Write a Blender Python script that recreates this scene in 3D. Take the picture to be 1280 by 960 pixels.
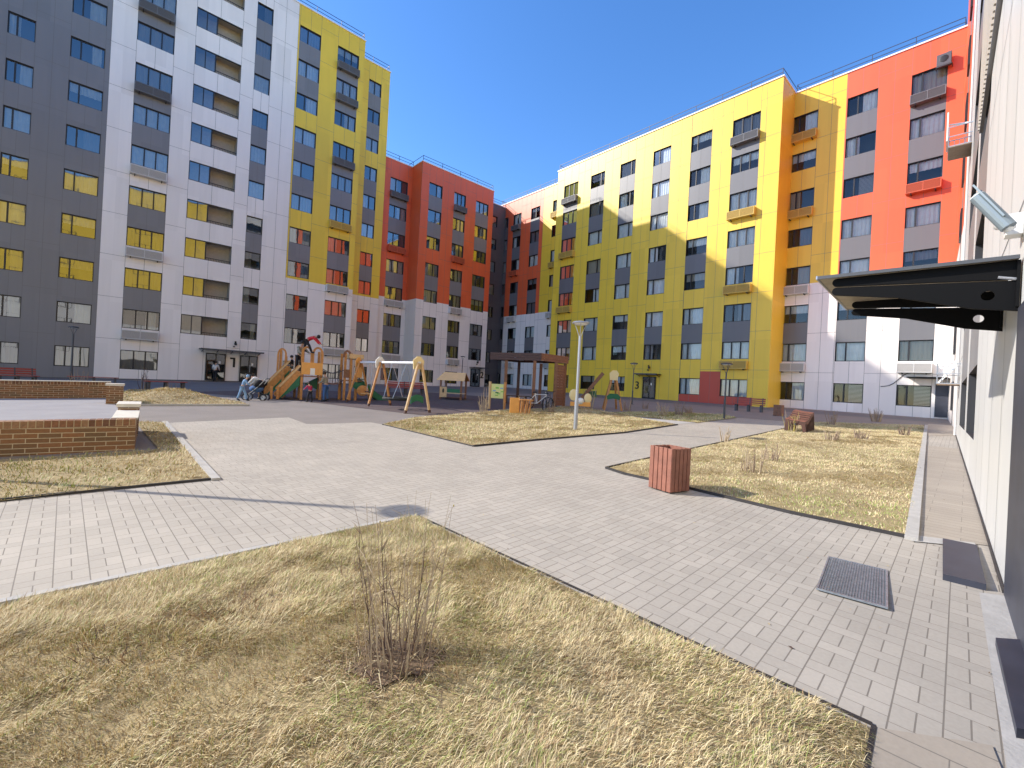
import bpy, bmesh, math, random
import numpy as np
from mathutils import Vector, Matrix
random.seed(7); rng = np.random.default_rng(7)
for o in list(bpy.data.objects): bpy.data.objects.remove(o)
SC = bpy.context.scene
COL = SC.collection
R = math.radians

# ------------------------------------------------------------------ camera, sky, sun, exposure
FPX, PITCH, ROLL, CH = 560.0, R(0.094), R(2.97), 1.55
cam = bpy.data.cameras.new('camera'); cam.sensor_width = 36; cam.lens = 36*FPX/1280
cam.clip_start = 0.05; cam.clip_end = 3000
co = bpy.data.objects.new('camera', cam); COL.objects.link(co)
_c, _s = math.cos(ROLL), math.sin(ROLL)
ax = Vector((_c, 0, _s)); up = Vector((-_s, 0, _c)); bk = Vector((0, -1, 0))
mrot = Matrix((ax, up, bk)).transposed()
mrot = Matrix.Rotation(PITCH, 3, 'X') @ mrot
co.matrix_world = Matrix.Translation((0, 0, CH)) @ mrot.to_4x4()
SC.camera = co
SUN_EL, SUN_AZ = R(31.0), R(-84.9)     # azimuth clockwise from +Y
W = bpy.data.worlds.new('World'); SC.world = W; W.use_nodes = True
nt = W.node_tree; nt.nodes.clear()
sky = nt.nodes.new('ShaderNodeTexSky'); sky.sky_type = 'NISHITA'; sky.sun_disc = False
sky.sun_elevation = SUN_EL; sky.sun_rotation = SUN_AZ; sky.altitude = 600
sky.air_density = 1.0; sky.dust_density = 0.45; sky.ozone_density = 3.0
hs = nt.nodes.new('ShaderNodeHueSaturation'); hs.inputs['Saturation'].default_value = 1.22; hs.inputs['Value'].default_value = 1.0; hs.inputs['Hue'].default_value = .506
bg = nt.nodes.new('ShaderNodeBackground'); bg.inputs['Strength'].default_value = 0.122
wo = nt.nodes.new('ShaderNodeOutputWorld')
nt.links.new(sky.outputs[0], hs.inputs['Color']); nt.links.new(hs.outputs[0], bg.inputs[0]); nt.links.new(bg.outputs[0], wo.inputs[0])
sl = bpy.data.lights.new('sun', 'SUN'); sl.energy = 2.35; sl.angle = R(0.53); sl.color = (1, .93, .83)
so = bpy.data.objects.new('sun', sl); COL.objects.link(so)
sd = Vector((math.sin(SUN_AZ)*math.cos(SUN_EL), math.cos(SUN_AZ)*math.cos(SUN_EL), math.sin(SUN_EL)))
so.rotation_euler = sd.to_track_quat('Z', 'Y').to_euler(); so.location = sd*60
SC.view_settings.view_transform = 'Standard'; SC.view_settings.look = 'None'
SC.view_settings.exposure = 1.42; SC.view_settings.gamma = 1
SC.render.engine = 'CYCLES'; SC.cycles.max_bounces = 6; SC.cycles.transparent_max_bounces = 12
SC.cycles.diffuse_bounces = 4; SC.cycles.glossy_bounces = 3

# ------------------------------------------------------------------ measuring helpers (survey of the courtyard)
GA, GB, GC = 0.0, 0.008, 0.02                     # the yard slopes gently up towards its far corner
def gz(x, y): return GA + GB*x + GC*y
def ray(px, py):
    u = (px-640)/FPX; v = (py-480)/FPX
    X = _c*u + _s*v; V = -_s*u + _c*v
    cp, sp = math.cos(PITCH), math.sin(PITCH)
    return Vector((X, cp + V*sp, sp - V*cp))
def g(px, py):
    r = ray(px, py); t = (GA-CH)/(r.z - GB*r.x - GC*r.y)
    return Vector((r.x*t, r.y*t, CH + r.z*t))
THL, THR = R(47.82), R(-42.18)
NL = Vector((math.cos(THL), -math.sin(THL))); TL = Vector((math.sin(THL), math.cos(THL)))
NR = Vector((math.cos(THR), -math.sin(THR))); TR = Vector((math.sin(THR), math.cos(THR)))
def onplane(px, py, n, t, d):
    r = ray(px, py); k = d/(n.x*r.x + n.y*r.y)
    return (r.x*k*t.x + r.y*k*t.y, CH + r.z*k)
def sL(px, py, d): return onplane(px, py, NL, TL, d)[0]
def xR(px, py, d): return -onplane(px, py, NR, TR, d)[0]

# ------------------------------------------------------------------ materials
MATS = {}
def nmat(name):
    m = bpy.data.materials.new(name); m.use_nodes = True
    MATS[name] = m
    return m, m.node_tree, m.node_tree.nodes['Principled BSDF']
def mat(name, col, rough=.6, metal=0, noise=.0, nscale=5, spec=.5, bump=0, bscale=40, col2=None, tr=0):
    m, t, b = nmat(name)
    b.inputs['Base Color'].default_value = (*col, 1); b.inputs['Roughness'].default_value = rough
    b.inputs['Metallic'].default_value = metal; b.inputs['Specular IOR Level'].default_value = spec
    if noise or col2:
        tc = t.nodes.new('ShaderNodeTexCoord'); n = t.nodes.new('ShaderNodeTexNoise')
        n.inputs['Scale'].default_value = nscale; n.inputs['Detail'].default_value = 6; n.inputs['Roughness'].default_value = .65
        t.links.new(tc.outputs['Object'], n.inputs['Vector'])
        mx = t.nodes.new('ShaderNodeMix'); mx.data_type = 'RGBA'
        c2 = col2 if col2 else tuple(min(1, c*(1+noise)) for c in col)
        c1 = col if col2 else tuple(c*(1-noise) for c in col)
        mx.inputs[6].default_value = (*c1, 1); mx.inputs[7].default_value = (*c2, 1)
        rp = t.nodes.new('ShaderNodeMapRange'); rp.inputs[1].default_value = .3; rp.inputs[2].default_value = .7
        t.links.new(n.outputs[0], rp.inputs[0]); t.links.new(rp.outputs[0], mx.inputs[0]); t.links.new(mx.outputs[2], b.inputs['Base Color'])
    if bump:
        tc = t.nodes.new('ShaderNodeTexCoord'); n2 = t.nodes.new('ShaderNodeTexNoise'); n2.inputs['Scale'].default_value = bscale
        n2.inputs['Detail'].default_value = 4
        bp = t.nodes.new('ShaderNodeBump'); bp.inputs['Strength'].default_value = bump; bp.inputs['Distance'].default_value = .02
        t.links.new(tc.outputs['Object'], n2.inputs['Vector']); t.links.new(n2.outputs[0], bp.inputs['Height']); t.links.new(bp.outputs[0], b.inputs['Normal'])
    return m
def panel(name, col, var=.048):
    """fibre-cement facade panel: tone shifts a little from panel to panel, faint streaks"""
    m, t, b = nmat(name)
    tc = t.nodes.new('ShaderNodeTexCoord')
    sep = t.nodes.new('ShaderNodeSeparateXYZ'); t.links.new(tc.outputs['Object'], sep.inputs[0])
    def mth(op, a, bv, cv=None):
        n = t.nodes.new('ShaderNodeMath'); n.operation = op
        for i, v in enumerate((a, bv, cv)):
            if v is None: continue
            if isinstance(v, (int, float)): n.inputs[i].default_value = v
            else: t.links.new(v, n.inputs[i])
        return n.outputs[0]
    fx = mth('FLOOR', mth('DIVIDE', sep.outputs[0], 1.22), 0); fz = mth('FLOOR', mth('DIVIDE', sep.outputs[2], 3.0), 0)
    cmb = t.nodes.new('ShaderNodeCombineXYZ'); t.links.new(fx, cmb.inputs[0]); t.links.new(fz, cmb.inputs[2])
    wn = t.nodes.new('ShaderNodeTexWhiteNoise'); t.links.new(cmb.outputs[0], wn.inputs['Vector'])
    mp = t.nodes.new('ShaderNodeMapping'); mp.inputs['Scale'].default_value = (2.5, 2.5, .25)
    t.links.new(tc.outputs['Object'], mp.inputs[0])
    ns = t.nodes.new('ShaderNodeTexNoise'); ns.inputs['Scale'].default_value = 1.2; ns.inputs['Detail'].default_value = 5
    t.links.new(mp.outputs[0], ns.inputs['Vector'])
    v = mth('ADD', mth('MULTIPLY', wn.outputs[0], var*2), mth('MULTIPLY', ns.outputs[0], var*2.5))
    v = mth('ADD', v, 1-var*2.2)
    mx = t.nodes.new('ShaderNodeVectorMath'); mx.operation = 'SCALE'; mx.inputs[0].default_value = col
    t.links.new(v, mx.inputs['Scale']); t.links.new(mx.outputs[0], b.inputs['Base Color'])
    b.inputs['Roughness'].default_value = .42; b.inputs['Specular IOR Level'].default_value = .45
    return m
panel('p_white', (.84, .785, .745)); panel('p_grey', (.20, .195, .203)); panel('p_yellow', (.82, .565, .05)); panel('p_orange', (.73, .128, .045))
panel('p_grey_sunside', (.145, .145, .155)); panel('p_red', (.50, .07, .04)); panel('p_darkgrey', (.10, .102, .115)); panel('p_near', (.57, .565, .55)); panel('p_clad', (.46, .41, .35))  # spandrels of the sunlit blocks get a darkened copy of the grey panel
mat('joint', (.17, .165, .16), .9); mat('frame', (.018, .017, .02), .45); mat('reveal', (.03, .03, .035), .6)
mat('dim_room', (.05, .048, .05), .9); mat('loggia_wall', (.42, .38, .33), .8, noise=.1)  # dimness of the rooms is put into the backing colour
mat('cur_white', (.85, .85, .84), .9, noise=.08, nscale=3); mat('cur_beige', (.5, .44, .36), .9); mat('cur_grey', (.25, .25, .27), .9)
mat('cap', (.8, .8, .8), .35, spec=.6); mat('rail', (.03, .04, .08), .5); mat('roof', (.15, .15, .16), .9)
mat('ac_white', (.62, .61, .6), .5); mat('ac_grey', (.16, .165, .18), .5); mat('ac_yellow', (.66, .46, .10), .5); mat('ac_orange', (.6, .13, .06), .5)
mat('gr_white', (.36, .34, .32), .7); mat('gr_grey', (.09, .09, .1), .7); mat('gr_yellow', (.38, .25, .06), .7); mat('gr_orange', (.34, .07, .03), .7)
mat('black', (.012, .012, .014), .5); mat('black_gloss', (.004, .004, .0045), .6, spec=.12); mat('navy', (.035, .038, .055), .5, noise=.25, nscale=3)
def glass(name, k, tint=(.55, .6, .62), fm_=1.6):
    m = bpy.data.materials.new(name); m.use_nodes = True; t = m.node_tree; t.nodes.clear(); MATS[name] = m
    o = t.nodes.new('ShaderNodeOutputMaterial'); mix = t.nodes.new('ShaderNodeMixShader')
    tb = t.nodes.new('ShaderNodeBsdfTransparent'); tb.inputs[0].default_value = (*tint, 1)
    gb = t.nodes.new('ShaderNodeBsdfGlossy'); gb.inputs['Roughness'].default_value = .015
    fr = t.nodes.new('ShaderNodeFresnel'); fr.inputs[0].default_value = 1.5
    ma = t.nodes.new('ShaderNodeMath'); ma.operation = 'MULTIPLY_ADD'; ma.inputs[1].default_value = fm_; ma.inputs[2].default_value = k
    ma.use_clamp = True
    ns = t.nodes.new('ShaderNodeTexNoise'); ns.inputs['Scale'].default_value = 1.1; bp = t.nodes.new('ShaderNodeBump'); bp.inputs['Strength'].default_value = .12; bp.inputs['Distance'].default_value = .03
    t.links.new(ns.outputs[0], bp.inputs['Height']); t.links.new(bp.outputs[0], gb.inputs['Normal'])
    t.links.new(fr.outputs[0], ma.inputs[0]); t.links.new(ma.outputs[0], mix.inputs[0])
    t.links.new(tb.outputs[0], mix.inputs[1]); t.links.new(gb.outputs[0], mix.inputs[2]); t.links.new(mix.outputs[0], o.inputs[0])
glass('glass', .19); glass('glass_clear', .03, (.8, .83, .84), .9)
mat('wood', (.50, .23, .07), .55, noise=.25, nscale=9); mat('wood_light', (.62, .42, .22), .55, noise=.15, nscale=9)
mat('wood_dark', (.085, .035, .022), .6, noise=.3, nscale=12); mat('wood_brown', (.22, .10, .055), .6, noise=.3, nscale=12)
mat('ply_orange', (.75, .36, .09), .5, noise=.08); mat('ply_roof', (.82, .52, .22), .5, noise=.08); mat('ply_cream', (.78, .64, .34), .5); mat('green', (.01, .13, .06), .45); mat('green_light', (.25, .5, .1), .5)
mat('bin_slat', (.25, .095, .06), .55, noise=.22, nscale=6, bump=.2); mat('bench_red', (.34, .06, .045), .5, noise=.2, nscale=8)
mat('steel', (.42, .43, .46), .35, metal=.6); mat('steel_dark', (.07, .075, .085), .5); mat('galv', (.34, .38, .42), .4, metal=.7, noise=.25, nscale=30)
mat('white_paint', (.75, .75, .75), .4); mat('rubber', (.02, .02, .02), .8)
mat('skin', (.5, .3, .21), .6); mat('hair', (.03, .018, .012), .7); mat('hair_dark', (.01, .008, .008), .7)
mat('cloth_red', (.5, .015, .03), .8); mat('cloth_black', (.012, .012, .016), .85); mat('cloth_blue', (.22, .38, .6), .8); mat('cloth_denim', (.05, .12, .28), .85)
mat('cloth_white', (.6, .58, .56), .85); mat('cloth_magenta', (.42, .02, .08), .8); mat('cloth_camo', (.16, .17, .12), .85, col2=(.35, .3, .25), nscale=14); mat('cloth_grey', (.1, .11, .13), .85)
mat('cam_body', (.20, .24, .26), .4, metal=.3); mat('white_plastic', (.78, .78, .76), .4)
mat('concrete', (.42, .40, .37), .85, noise=.12, nscale=6, bump=.2); mat('cap_stone', (.62, .58, .50), .8, noise=.1, nscale=10, bump=.15)
mat('asphalt', (.24, .21, .19), .9, noise=.1, nscale=.9, bump=.5, bscale=220); mat('asphalt_dark', (.165, .155, .155), .9, noise=.1, nscale=1.2, bump=.4, bscale=200)
mat('rubber_ground', (.10, .072, .072), .9, noise=.18, nscale=2.5, bump=.4, bscale=150)
mat('terrace', (.30, .285, .29), .9, noise=.12, nscale=.8, bump=.3, bscale=150)
mat('soil', (.10, .065, .04), .95, col2=(.20, .16, .075), nscale=9, bump=.6, bscale=60)
mat('soil_straw', (.25, .185, .09), .95, col2=(.42, .33, .17), nscale=7, bump=.8, bscale=45)
mat('mulch', (.15, .10, .06), .95, noise=.4, nscale=40, bump=.8, bscale=60)
mat('straw', (.58, .46, .24), .75, noise=.2, nscale=2.2); mat('straw_pale', (.70, .59, .36), .75, noise=.12, nscale=3)
mat('straw_brown', (.36, .24, .13), .8, noise=.25, nscale=3); mat('grass_green', (.30, .32, .09), .75, noise=.3, nscale=2); mat('grass_fresh', (.30, .36, .09), .7, noise=.2, nscale=3)
mat('twig', (.30, .22, .16), .8, noise=.2, nscale=15); mat('twig_dark', (.10, .06, .05), .8); mat('twig_pale', (.48, .38, .26), .8); mat('bud', (.42, .34, .10), .7)
mat('poster', (.5, .65, .3), .5, col2=(.75, .7, .25), nscale=6); mat('blind', (.5, .5, .5), .6)
mat('canopy_sheet', (.30, .25, .18), .5, noise=.3, nscale=7)
mat('edging', (.03, .026, .026), .6, noise=.3, nscale=6)

def brick_mat():
    m, t, b = nmat('brick')
    uv = t.nodes.new('ShaderNodeUVMap')
    br = t.nodes.new('ShaderNodeTexBrick'); br.offset = .5
    br.inputs['Scale'].default_value = 1; br.inputs['Brick Width'].default_value = .262; br.inputs['Row Height'].default_value = .0755
    br.inputs['Mortar Size'].default_value = .0055; br.inputs['Mortar Smooth'].default_value = .1; br.inputs['Bias'].default_value = -.1
    br.inputs['Color1'].default_value = (.25, .115, .05, 1); br.inputs['Color2'].default_value = (.15, .09, .045, 1); br.inputs['Mortar'].default_value = (.52, .42, .28, 1)
    t.links.new(uv.outputs[0], br.inputs[0])
    ns = t.nodes.new('ShaderNodeTexNoise'); ns.inputs['Scale'].default_value = 30; t.links.new(uv.outputs[0], ns.inputs[0])
    mx = t.nodes.new('ShaderNodeMix'); mx.data_type = 'RGBA'; mx.blend_type = 'MULTIPLY'; mx.inputs[0].default_value = .5
    t.links.new(br.outputs[0], mx.inputs[6]); rp = t.nodes.new('ShaderNodeMapRange'); rp.inputs[3].default_value = .6; rp.inputs[4].default_value = 1.4
    t.links.new(ns.outputs[0], rp.inputs[0]); t.links.new(rp.outputs[0], mx.inputs[7]); t.links.new(mx.outputs[2], b.inputs['Base Color'])
    bp = t.nodes.new('ShaderNodeBump'); bp.inputs['Strength'].default_value = .6; bp.inputs['Distance'].default_value = .01; bp.invert = True
    t.links.new(br.outputs['Fac'], bp.inputs['Height']); t.links.new(bp.outputs[0], b.inputs['Normal'])
    b.inputs['Roughness'].default_value = .85
brick_mat()

def paver_mat(name, bw, per, split, w, light=(.40, .35, .29), ang=0.0):
    """bands of stones: one stone laid across the band, then two side by side"""
    m, t, b = nmat(name)
    uv = t.nodes.new('ShaderNodeUVMap')
    sep = t.nodes.new('ShaderNodeSeparateXYZ'); t.links.new(uv.outputs[0], sep.inputs[0])
    def mth(op, *a):
        n = t.nodes.new('ShaderNodeMath'); n.operation = op
        for i, v in enumerate(a):
            if isinstance(v, (int, float)): n.inputs[i].default_value = v
            else: t.links.new(v, n.inputs[i])
        return n.outputs[0]
    U = mth('DIVIDE', sep.outputs[0], bw); idu = mth('FLOOR', U); fu = mth('SUBTRACT', U, idu)
    off = mth('MULTIPLY', mth('FRACT', mth('MULTIPLY', idu, .5)), per)     # alternate bands shift by half
    V = mth('DIVIDE', mth('ADD', sep.outputs[1], off), per); idv = mth('FLOOR', V); fv = mth('SUBTRACT', V, idv)
    wu = w/bw; wv = w/per
    e1 = mth('LESS_THAN', mth('ABSOLUTE', mth('SUBTRACT', fu, .5)), .5-wu)         # 1 inside
    e2 = mth('LESS_THAN', mth('ABSOLUTE', mth('SUBTRACT', fv, .5)), .5-wv*.6)
    e3 = mth('GREATER_THAN', mth('ABSOLUTE', mth('SUBTRACT', fv, split)), wv*.6)
    insq = mth('GREATER_THAN', fv, split)
    mid = mth('GREATER_THAN', mth('ABSOLUTE', mth('SUBTRACT', fu, .5)), wu)
    e4 = mth('MAXIMUM', mid, mth('SUBTRACT', 1, insq))
    stone = mth('MULTIPLY', mth('MULTIPLY', e1, e2), mth('MULTIPLY', e3, e4))
    half = mth('MULTIPLY', insq, mth('ADD', 1, mth('GREATER_THAN', fu, .5)))
    cmb = t.nodes.new('ShaderNodeCombineXYZ'); t.links.new(idu, cmb.inputs[0]); t.links.new(idv, cmb.inputs[1]); t.links.new(half, cmb.inputs[2])
    wn = t.nodes.new('ShaderNodeTexWhiteNoise'); t.links.new(cmb.outputs[0], wn.inputs['Vector'])
    ns = t.nodes.new('ShaderNodeTexNoise'); ns.inputs['Scale'].default_value = 1.3; ns.inputs['Detail'].default_value = 7; t.links.new(uv.outputs[0], ns.inputs[0])
    n2 = t.nodes.new('ShaderNodeTexNoise'); n2.inputs['Scale'].default_value = 45; n2.inputs['Detail'].default_value = 3; t.links.new(uv.outputs[0], n2.inputs[0])
    v = mth('ADD', mth('MULTIPLY', wn.outputs[0], .12), mth('ADD', mth('MULTIPLY', ns.outputs[0], .26), mth('MULTIPLY', n2.outputs[0], .22)))
    n3 = t.nodes.new('ShaderNodeTexNoise'); n3.inputs['Scale'].default_value = .33; n3.inputs['Detail'].default_value = 5; t.links.new(uv.outputs[0], n3.inputs[0])
    v = mth('ADD', v, mth('MULTIPLY', n3.outputs[0], .34)); v = mth('ADD', v, .54)
    sc = t.nodes.new('ShaderNodeVectorMath'); sc.operation = 'SCALE'; sc.inputs[0].default_value = light; t.links.new(v, sc.inputs['Scale'])
    mx = t.nodes.new('ShaderNodeMix'); mx.data_type = 'RGBA'; mx.inputs[6].default_value = (.20, .175, .145, 1)
    t.links.new(stone, mx.inputs[0]); t.links.new(sc.outputs[0], mx.inputs[7]); t.links.new(mx.outputs[2], b.inputs['Base Color'])
    bp = t.nodes.new('ShaderNodeBump'); bp.inputs['Strength'].default_value = .35; bp.inputs['Distance'].default_value = .006
    hh = mth('ADD', stone, mth('MULTIPLY', n2.outputs[0], .35)); t.links.new(hh, bp.inputs['Height']); t.links.new(bp.outputs[0], b.inputs['Normal'])
    b.inputs['Roughness'].default_value = .8
    return m
paver_mat('paver', .186, .28, .36, .0035, light=(.40, .36, .305))
paver_mat('slab', .30, .60, .0, .004, light=(.36, .31, .25))

# ------------------------------------------------------------------ mesh helpers
class MB:
    def __init__(s): s.v = []; s.f = []; s.m = []; s.mats = []; s.uv = None
    def mi(s, name):
        if name not in s.mats: s.mats.append(name)
        return s.mats.index(name)
    def quad(s, a, b, c, d, m): 
        n = len(s.v); s.v += [tuple(a), tuple(b), tuple(c), tuple(d)]; s.f.append((n, n+1, n+2, n+3)); s.m.append(s.mi(m))
    def poly(s, pts, m):
        n = len(s.v); s.v += [tuple(p) for p in pts]; s.f.append(tuple(range(n, n+len(pts)))); s.m.append(s.mi(m))
    def box(s, x0, x1, y0, y1, z0, z1, m, M=None):
        P = [(x0,y0,z0),(x1,y0,z0),(x1,y1,z0),(x0,y1,z0),(x0,y0,z1),(x1,y0,z1),(x1,y1,z1),(x0,y1,z1)]
        if M is not None: P = [tuple(M @ Vector(p)) for p in P]
        n = len(s.v); s.v += P; k = s.mi(m)
        for f in ((0,3,2,1),(4,5,6,7),(0,1,5,4),(1,2,6,5),(2,3,7,6),(3,0,4,7)): s.f.append(tuple(n+i for i in f)); s.m.append(k)
        return s
    def bar(s, p, q, w, h, m, upv=(0,0,1)):
        p = Vector(p); q = Vector(q); d = q-p; L = d.length; d.normalize(); u = Vector(upv)
        sd_ = d.cross(u)
        if sd_.length < 1e-4: sd_ = d.cross(Vector((1,0,0)))
        sd_.normalize(); u = sd_.cross(d)
        M = Matrix((d, sd_, u)).transposed().to_4x4(); M.translation = p
        return s.box(0, L, -w/2, w/2, -h/2, h/2, m, M)
    def tube(s, pts, r, m, n=6, cap=True):
        pts = [Vector(p) for p in pts]; rs = r if isinstance(r, (list, tuple)) else [r]*len(pts)
        base = len(s.v); k = s.mi(m); ref = None
        for i, p in enumerate(pts):
            d = (pts[min(i+1, len(pts)-1)]-pts[max(i-1, 0)]).normalized()
            if ref is None: ref = d.orthogonal().normalized()
            a = (ref - d*ref.dot(d)).normalized(); b_ = d.cross(a); ref = a
            for j in range(n):
                t = 2*math.pi*j/n; s.v.append(tuple(p + (a*math.cos(t)+b_*math.sin(t))*rs[i]))
        for i in range(len(pts)-1):
            for j in range(n):
                s.f.append((base+i*n+j, base+i*n+(j+1) % n, base+(i+1)*n+(j+1) % n, base+(i+1)*n+j)); s.m.append(k)
        if cap:
            s.f.append(tuple(base+j for j in range(n))[::-1]); s.m.append(k)
            e = base+(len(pts)-1)*n; s.f.append(tuple(e+j for j in range(n))); s.m.append(k)
        return s
    def ball(s, c, r, m, nu=10, nv=7, M=None):
        rx, ry, rz = r if isinstance(r, (list, tuple)) else (r, r, r); base = len(s.v); k = s.mi(m); c = Vector(c)
        for i in range(nv+1):
            ph = math.pi*i/nv
            for j in range(nu):
                t = 2*math.pi*j/nu; p = Vector((rx*math.sin(ph)*math.cos(t), ry*math.sin(ph)*math.sin(t), rz*math.cos(ph)))
                if M is not None: p = M @ p
                s.v.append(tuple(c+p))
        for i in range(nv):
            for j in range(nu):
                s.f.append((base+i*nu+j, base+(i+1)*nu+j, base+(i+1)*nu+(j+1) % nu, base+i*nu+(j+1) % nu)); s.m.append(k)
        return s
    def prism(s, pts, ext, m):
        """closed outline swept by vector ext"""
        pts = [Vector(p) for p in pts]; e = Vector(ext); n = len(s.v); N = len(pts); k = s.mi(m)
        s.v += [tuple(p) for p in pts] + [tuple(p+e) for p in pts]
        s.f.append(tuple(range(n, n+N))); s.m.append(k); s.f.append(tuple(range(n+2*N-1, n+N-1, -1))); s.m.append(k)
        for i in range(N):
            j = (i+1) % N; s.f.append((n+i, n+N+i, n+N+j, n+j)); s.m.append(k)
        return s
    def mesh(s, name, smooth=False):
        me = bpy.data.meshes.new(name); me.from_pydata(s.v, [], s.f)
        for mn in s.mats: me.materials.append(MATS[mn])
        me.polygons.foreach_set('material_index', s.m)
        if smooth: me.polygons.foreach_set('use_smooth', [True]*len(s.f))
        bm = bmesh.new(); bm.from_mesh(me); bmesh.ops.recalc_face_normals(bm, faces=bm.faces) if not s.uv else None
        bm.to_mesh(me); bm.free()
        me.update(); return me
    def build(s, name, parent=None, smooth=False, bevel=0, loc=None):
        o = bpy.data.objects.new(name, s.mesh(name, smooth)); COL.objects.link(o)
        if parent: o.parent = parent
        if loc: o.location = loc
        if bevel:
            b = o.modifiers.new('bevel', 'BEVEL'); b.width = bevel; b.segments = 2; b.limit_method = 'ANGLE'
        return o
def add(name, me, parent, loc=(0,0,0), rot=0):
    o = bpy.data.objects.new(name, me); COL.objects.link(o); o.parent = parent; o.location = loc; o.rotation_euler.z = rot; return o
def thing(name, label, cat, loc=(0,0,0), rz=0, group=None):
    o = bpy.data.objects.new(name, None); COL.objects.link(o); o.location = loc; o.rotation_euler.z = rz; o.empty_display_size = .2
    o['label'] = label; o['category'] = cat
    if group: o['group'] = group
    return o
def tag(o, label, cat, group=None):
    o['label'] = label; o['category'] = cat
    if group: o['group'] = group
    return o
def struct(o, kind='structure'): o['kind'] = kind; return o
def copy_tree(o, parent=None):
    c = o.copy(); COL.objects.link(c); c.parent = parent
    for ch in list(o.children): copy_tree(ch, c)
    return c

# ------------------------------------------------------------------ ground
def world_uv(o, rot):
    """uv in metres, turned by rot so that bands follow the paving"""
    me = o.data; uvl = me.uv_layers.new(name='UVMap'); c_, s_ = math.cos(rot), math.sin(rot)
    for p in me.polygons:
        for li in p.loop_indices:
            v = me.vertices[me.loops[li].vertex_index].co
            uvl.data[li].uv = (c_*v.x + s_*v.y, -s_*v.x + c_*v.y)
def sheet(name, pts, dz, m, rot=None, thick=0):
    mb = MB()
    P = [(x, y, gz(x, y)+dz) for x, y in pts]
    if thick:
        n = len(P); mb.poly(P, m)
        for i in range(n):
            a = P[i]; b_ = P[(i+1) % n]; mb.quad((a[0],a[1],a[2]-thick), (b_[0],b_[1],b_[2]-thick), b_, a, m)
    else: mb.poly(P, m)
    o = mb.build(name); struct(o)
    if o.data.polygons[0].normal.z < 0: o.data.flip_normals()
    if rot is not None: world_uv(o, rot)
    return o
def G2(*pts): return [tuple(g(*p)[:2]) for p in pts]
sheet('ground', [(-600,-600),(600,-600),(600,900),(-600,900)], 0, 'soil')
sheet('yard', [(-36,-14),(30,-14),(34,60),(-60,60)], .002, 'asphalt')
D45 = R(45)
# the pale stone paving, two laying directions that meet at a straight seam
seam = [(-4.6, 6.55), (-.95+.35, 4.75-.35)]
A_ = (-.95, 4.76)
pav_pts = [(-1.0,4.8), (1.9,1.9), (-.2,-.2), (3.2,-2.5), (8,2.6), (16.5,11.9), (18.0,16.6), (13.4,20.1), (10.95,21.55), (7.42,17.75), (6.4,17.05), (3.5,16.0), (-3.6,12.75), (-4.1,13.15), (-4.85,12.5), (-5.5,12.12), (-6.65,13.47), (-8.55,11.12), (-3.9,6.0)]
sheet('pavement', pav_pts, .004, 'paver', D45+R(90))
sheet('pavement', [(-1.0,4.8), (-3.9,6.0), (-12,-1.9), (-8.3,-2.4)], .0045, 'paver', D45)
# darker rubber floor of the play yard
sheet('playground_surface', [(-16.5,22.6), (-9.6,20.2), (-6.2,17.9), (-2.2,15.4), (3.6,19.2), (0.5,30), (-6,34), (-15,28)], .008, 'rubber_ground')
sheet('road', [(-40,16), (-17.5,22.5), (-10.5,31), (-4,37), (4,41), (10,36), (17.5,29.2), (24,24.5), (26.5,27.2), (15,38.5), (6,47.5), (-1,52.8), (-10,47.2), (-24,34.6), (-48,13)], .006, 'asphalt_dark')
sheet('path', G2((742,520),(790,519.5),(875,528.5),(845,530.5)), .012, 'concrete')
sheet('path', G2((1156,557),(1198,561),(1241,674),(1244,684),(1140,672)), .010, 'slab', R(44.5))
sheet('path', G2((1140,670),(1218,680),(1222,686),(1140,678)), .014, 'concrete')
sheet('path', G2((1092,912),(1240,935),(1262,990),(1075,990)), .012, 'slab', R(44.5))
sheet('path', G2((1224,742),(1300,752),(1300,980),(1262,985)), .010, 'concrete')
sheet('path', G2((1160,530),(1194,532),(1195,545),(1158,545)), .012, 'slab', R(44.5))

def inpoly(x, y, poly):
    ins = np.zeros(len(x), bool); n = len(poly)
    for i in range(n):
        x0, y0 = poly[i]; x1, y1 = poly[(i+1) % n]
        c_ = ((y0 > y) != (y1 > y)) & (x < (x1-x0)*(y-y0)/(y1-y0+1e-12)+x0); ins ^= c_
    return ins
def edgedist(x, y, poly):
    d = np.full(len(x), 1e9); n = len(poly)
    for i in range(n):
        a = np.array(poly[i]); b_ = np.array(poly[(i+1) % n]); ab = b_-a; L2 = ab@ab
        t = np.clip(((x-a[0])*ab[0]+(y-a[1])*ab[1])/L2, 0, 1)
        d = np.minimum(d, np.hypot(x-a[0]-t*ab[0], y-a[1]-t*ab[1]))
    return d
_ph = rng.uniform(0, 6.28, (12, 3)); _k = rng.normal(0, 1, (12, 2))
def vnoise(x, y, f, o=0):
    s = np.zeros_like(x)
    for i in range(6):
        kx, ky = _k[(i+o) % 12]*f*(1+.35*i); s += np.sin(kx*x+ky*y+_ph[(i+o) % 12, 0]+1.3*np.sin(.7*f*y+_ph[i, 1]))/(1+.25*i)
    return s/3
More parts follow.
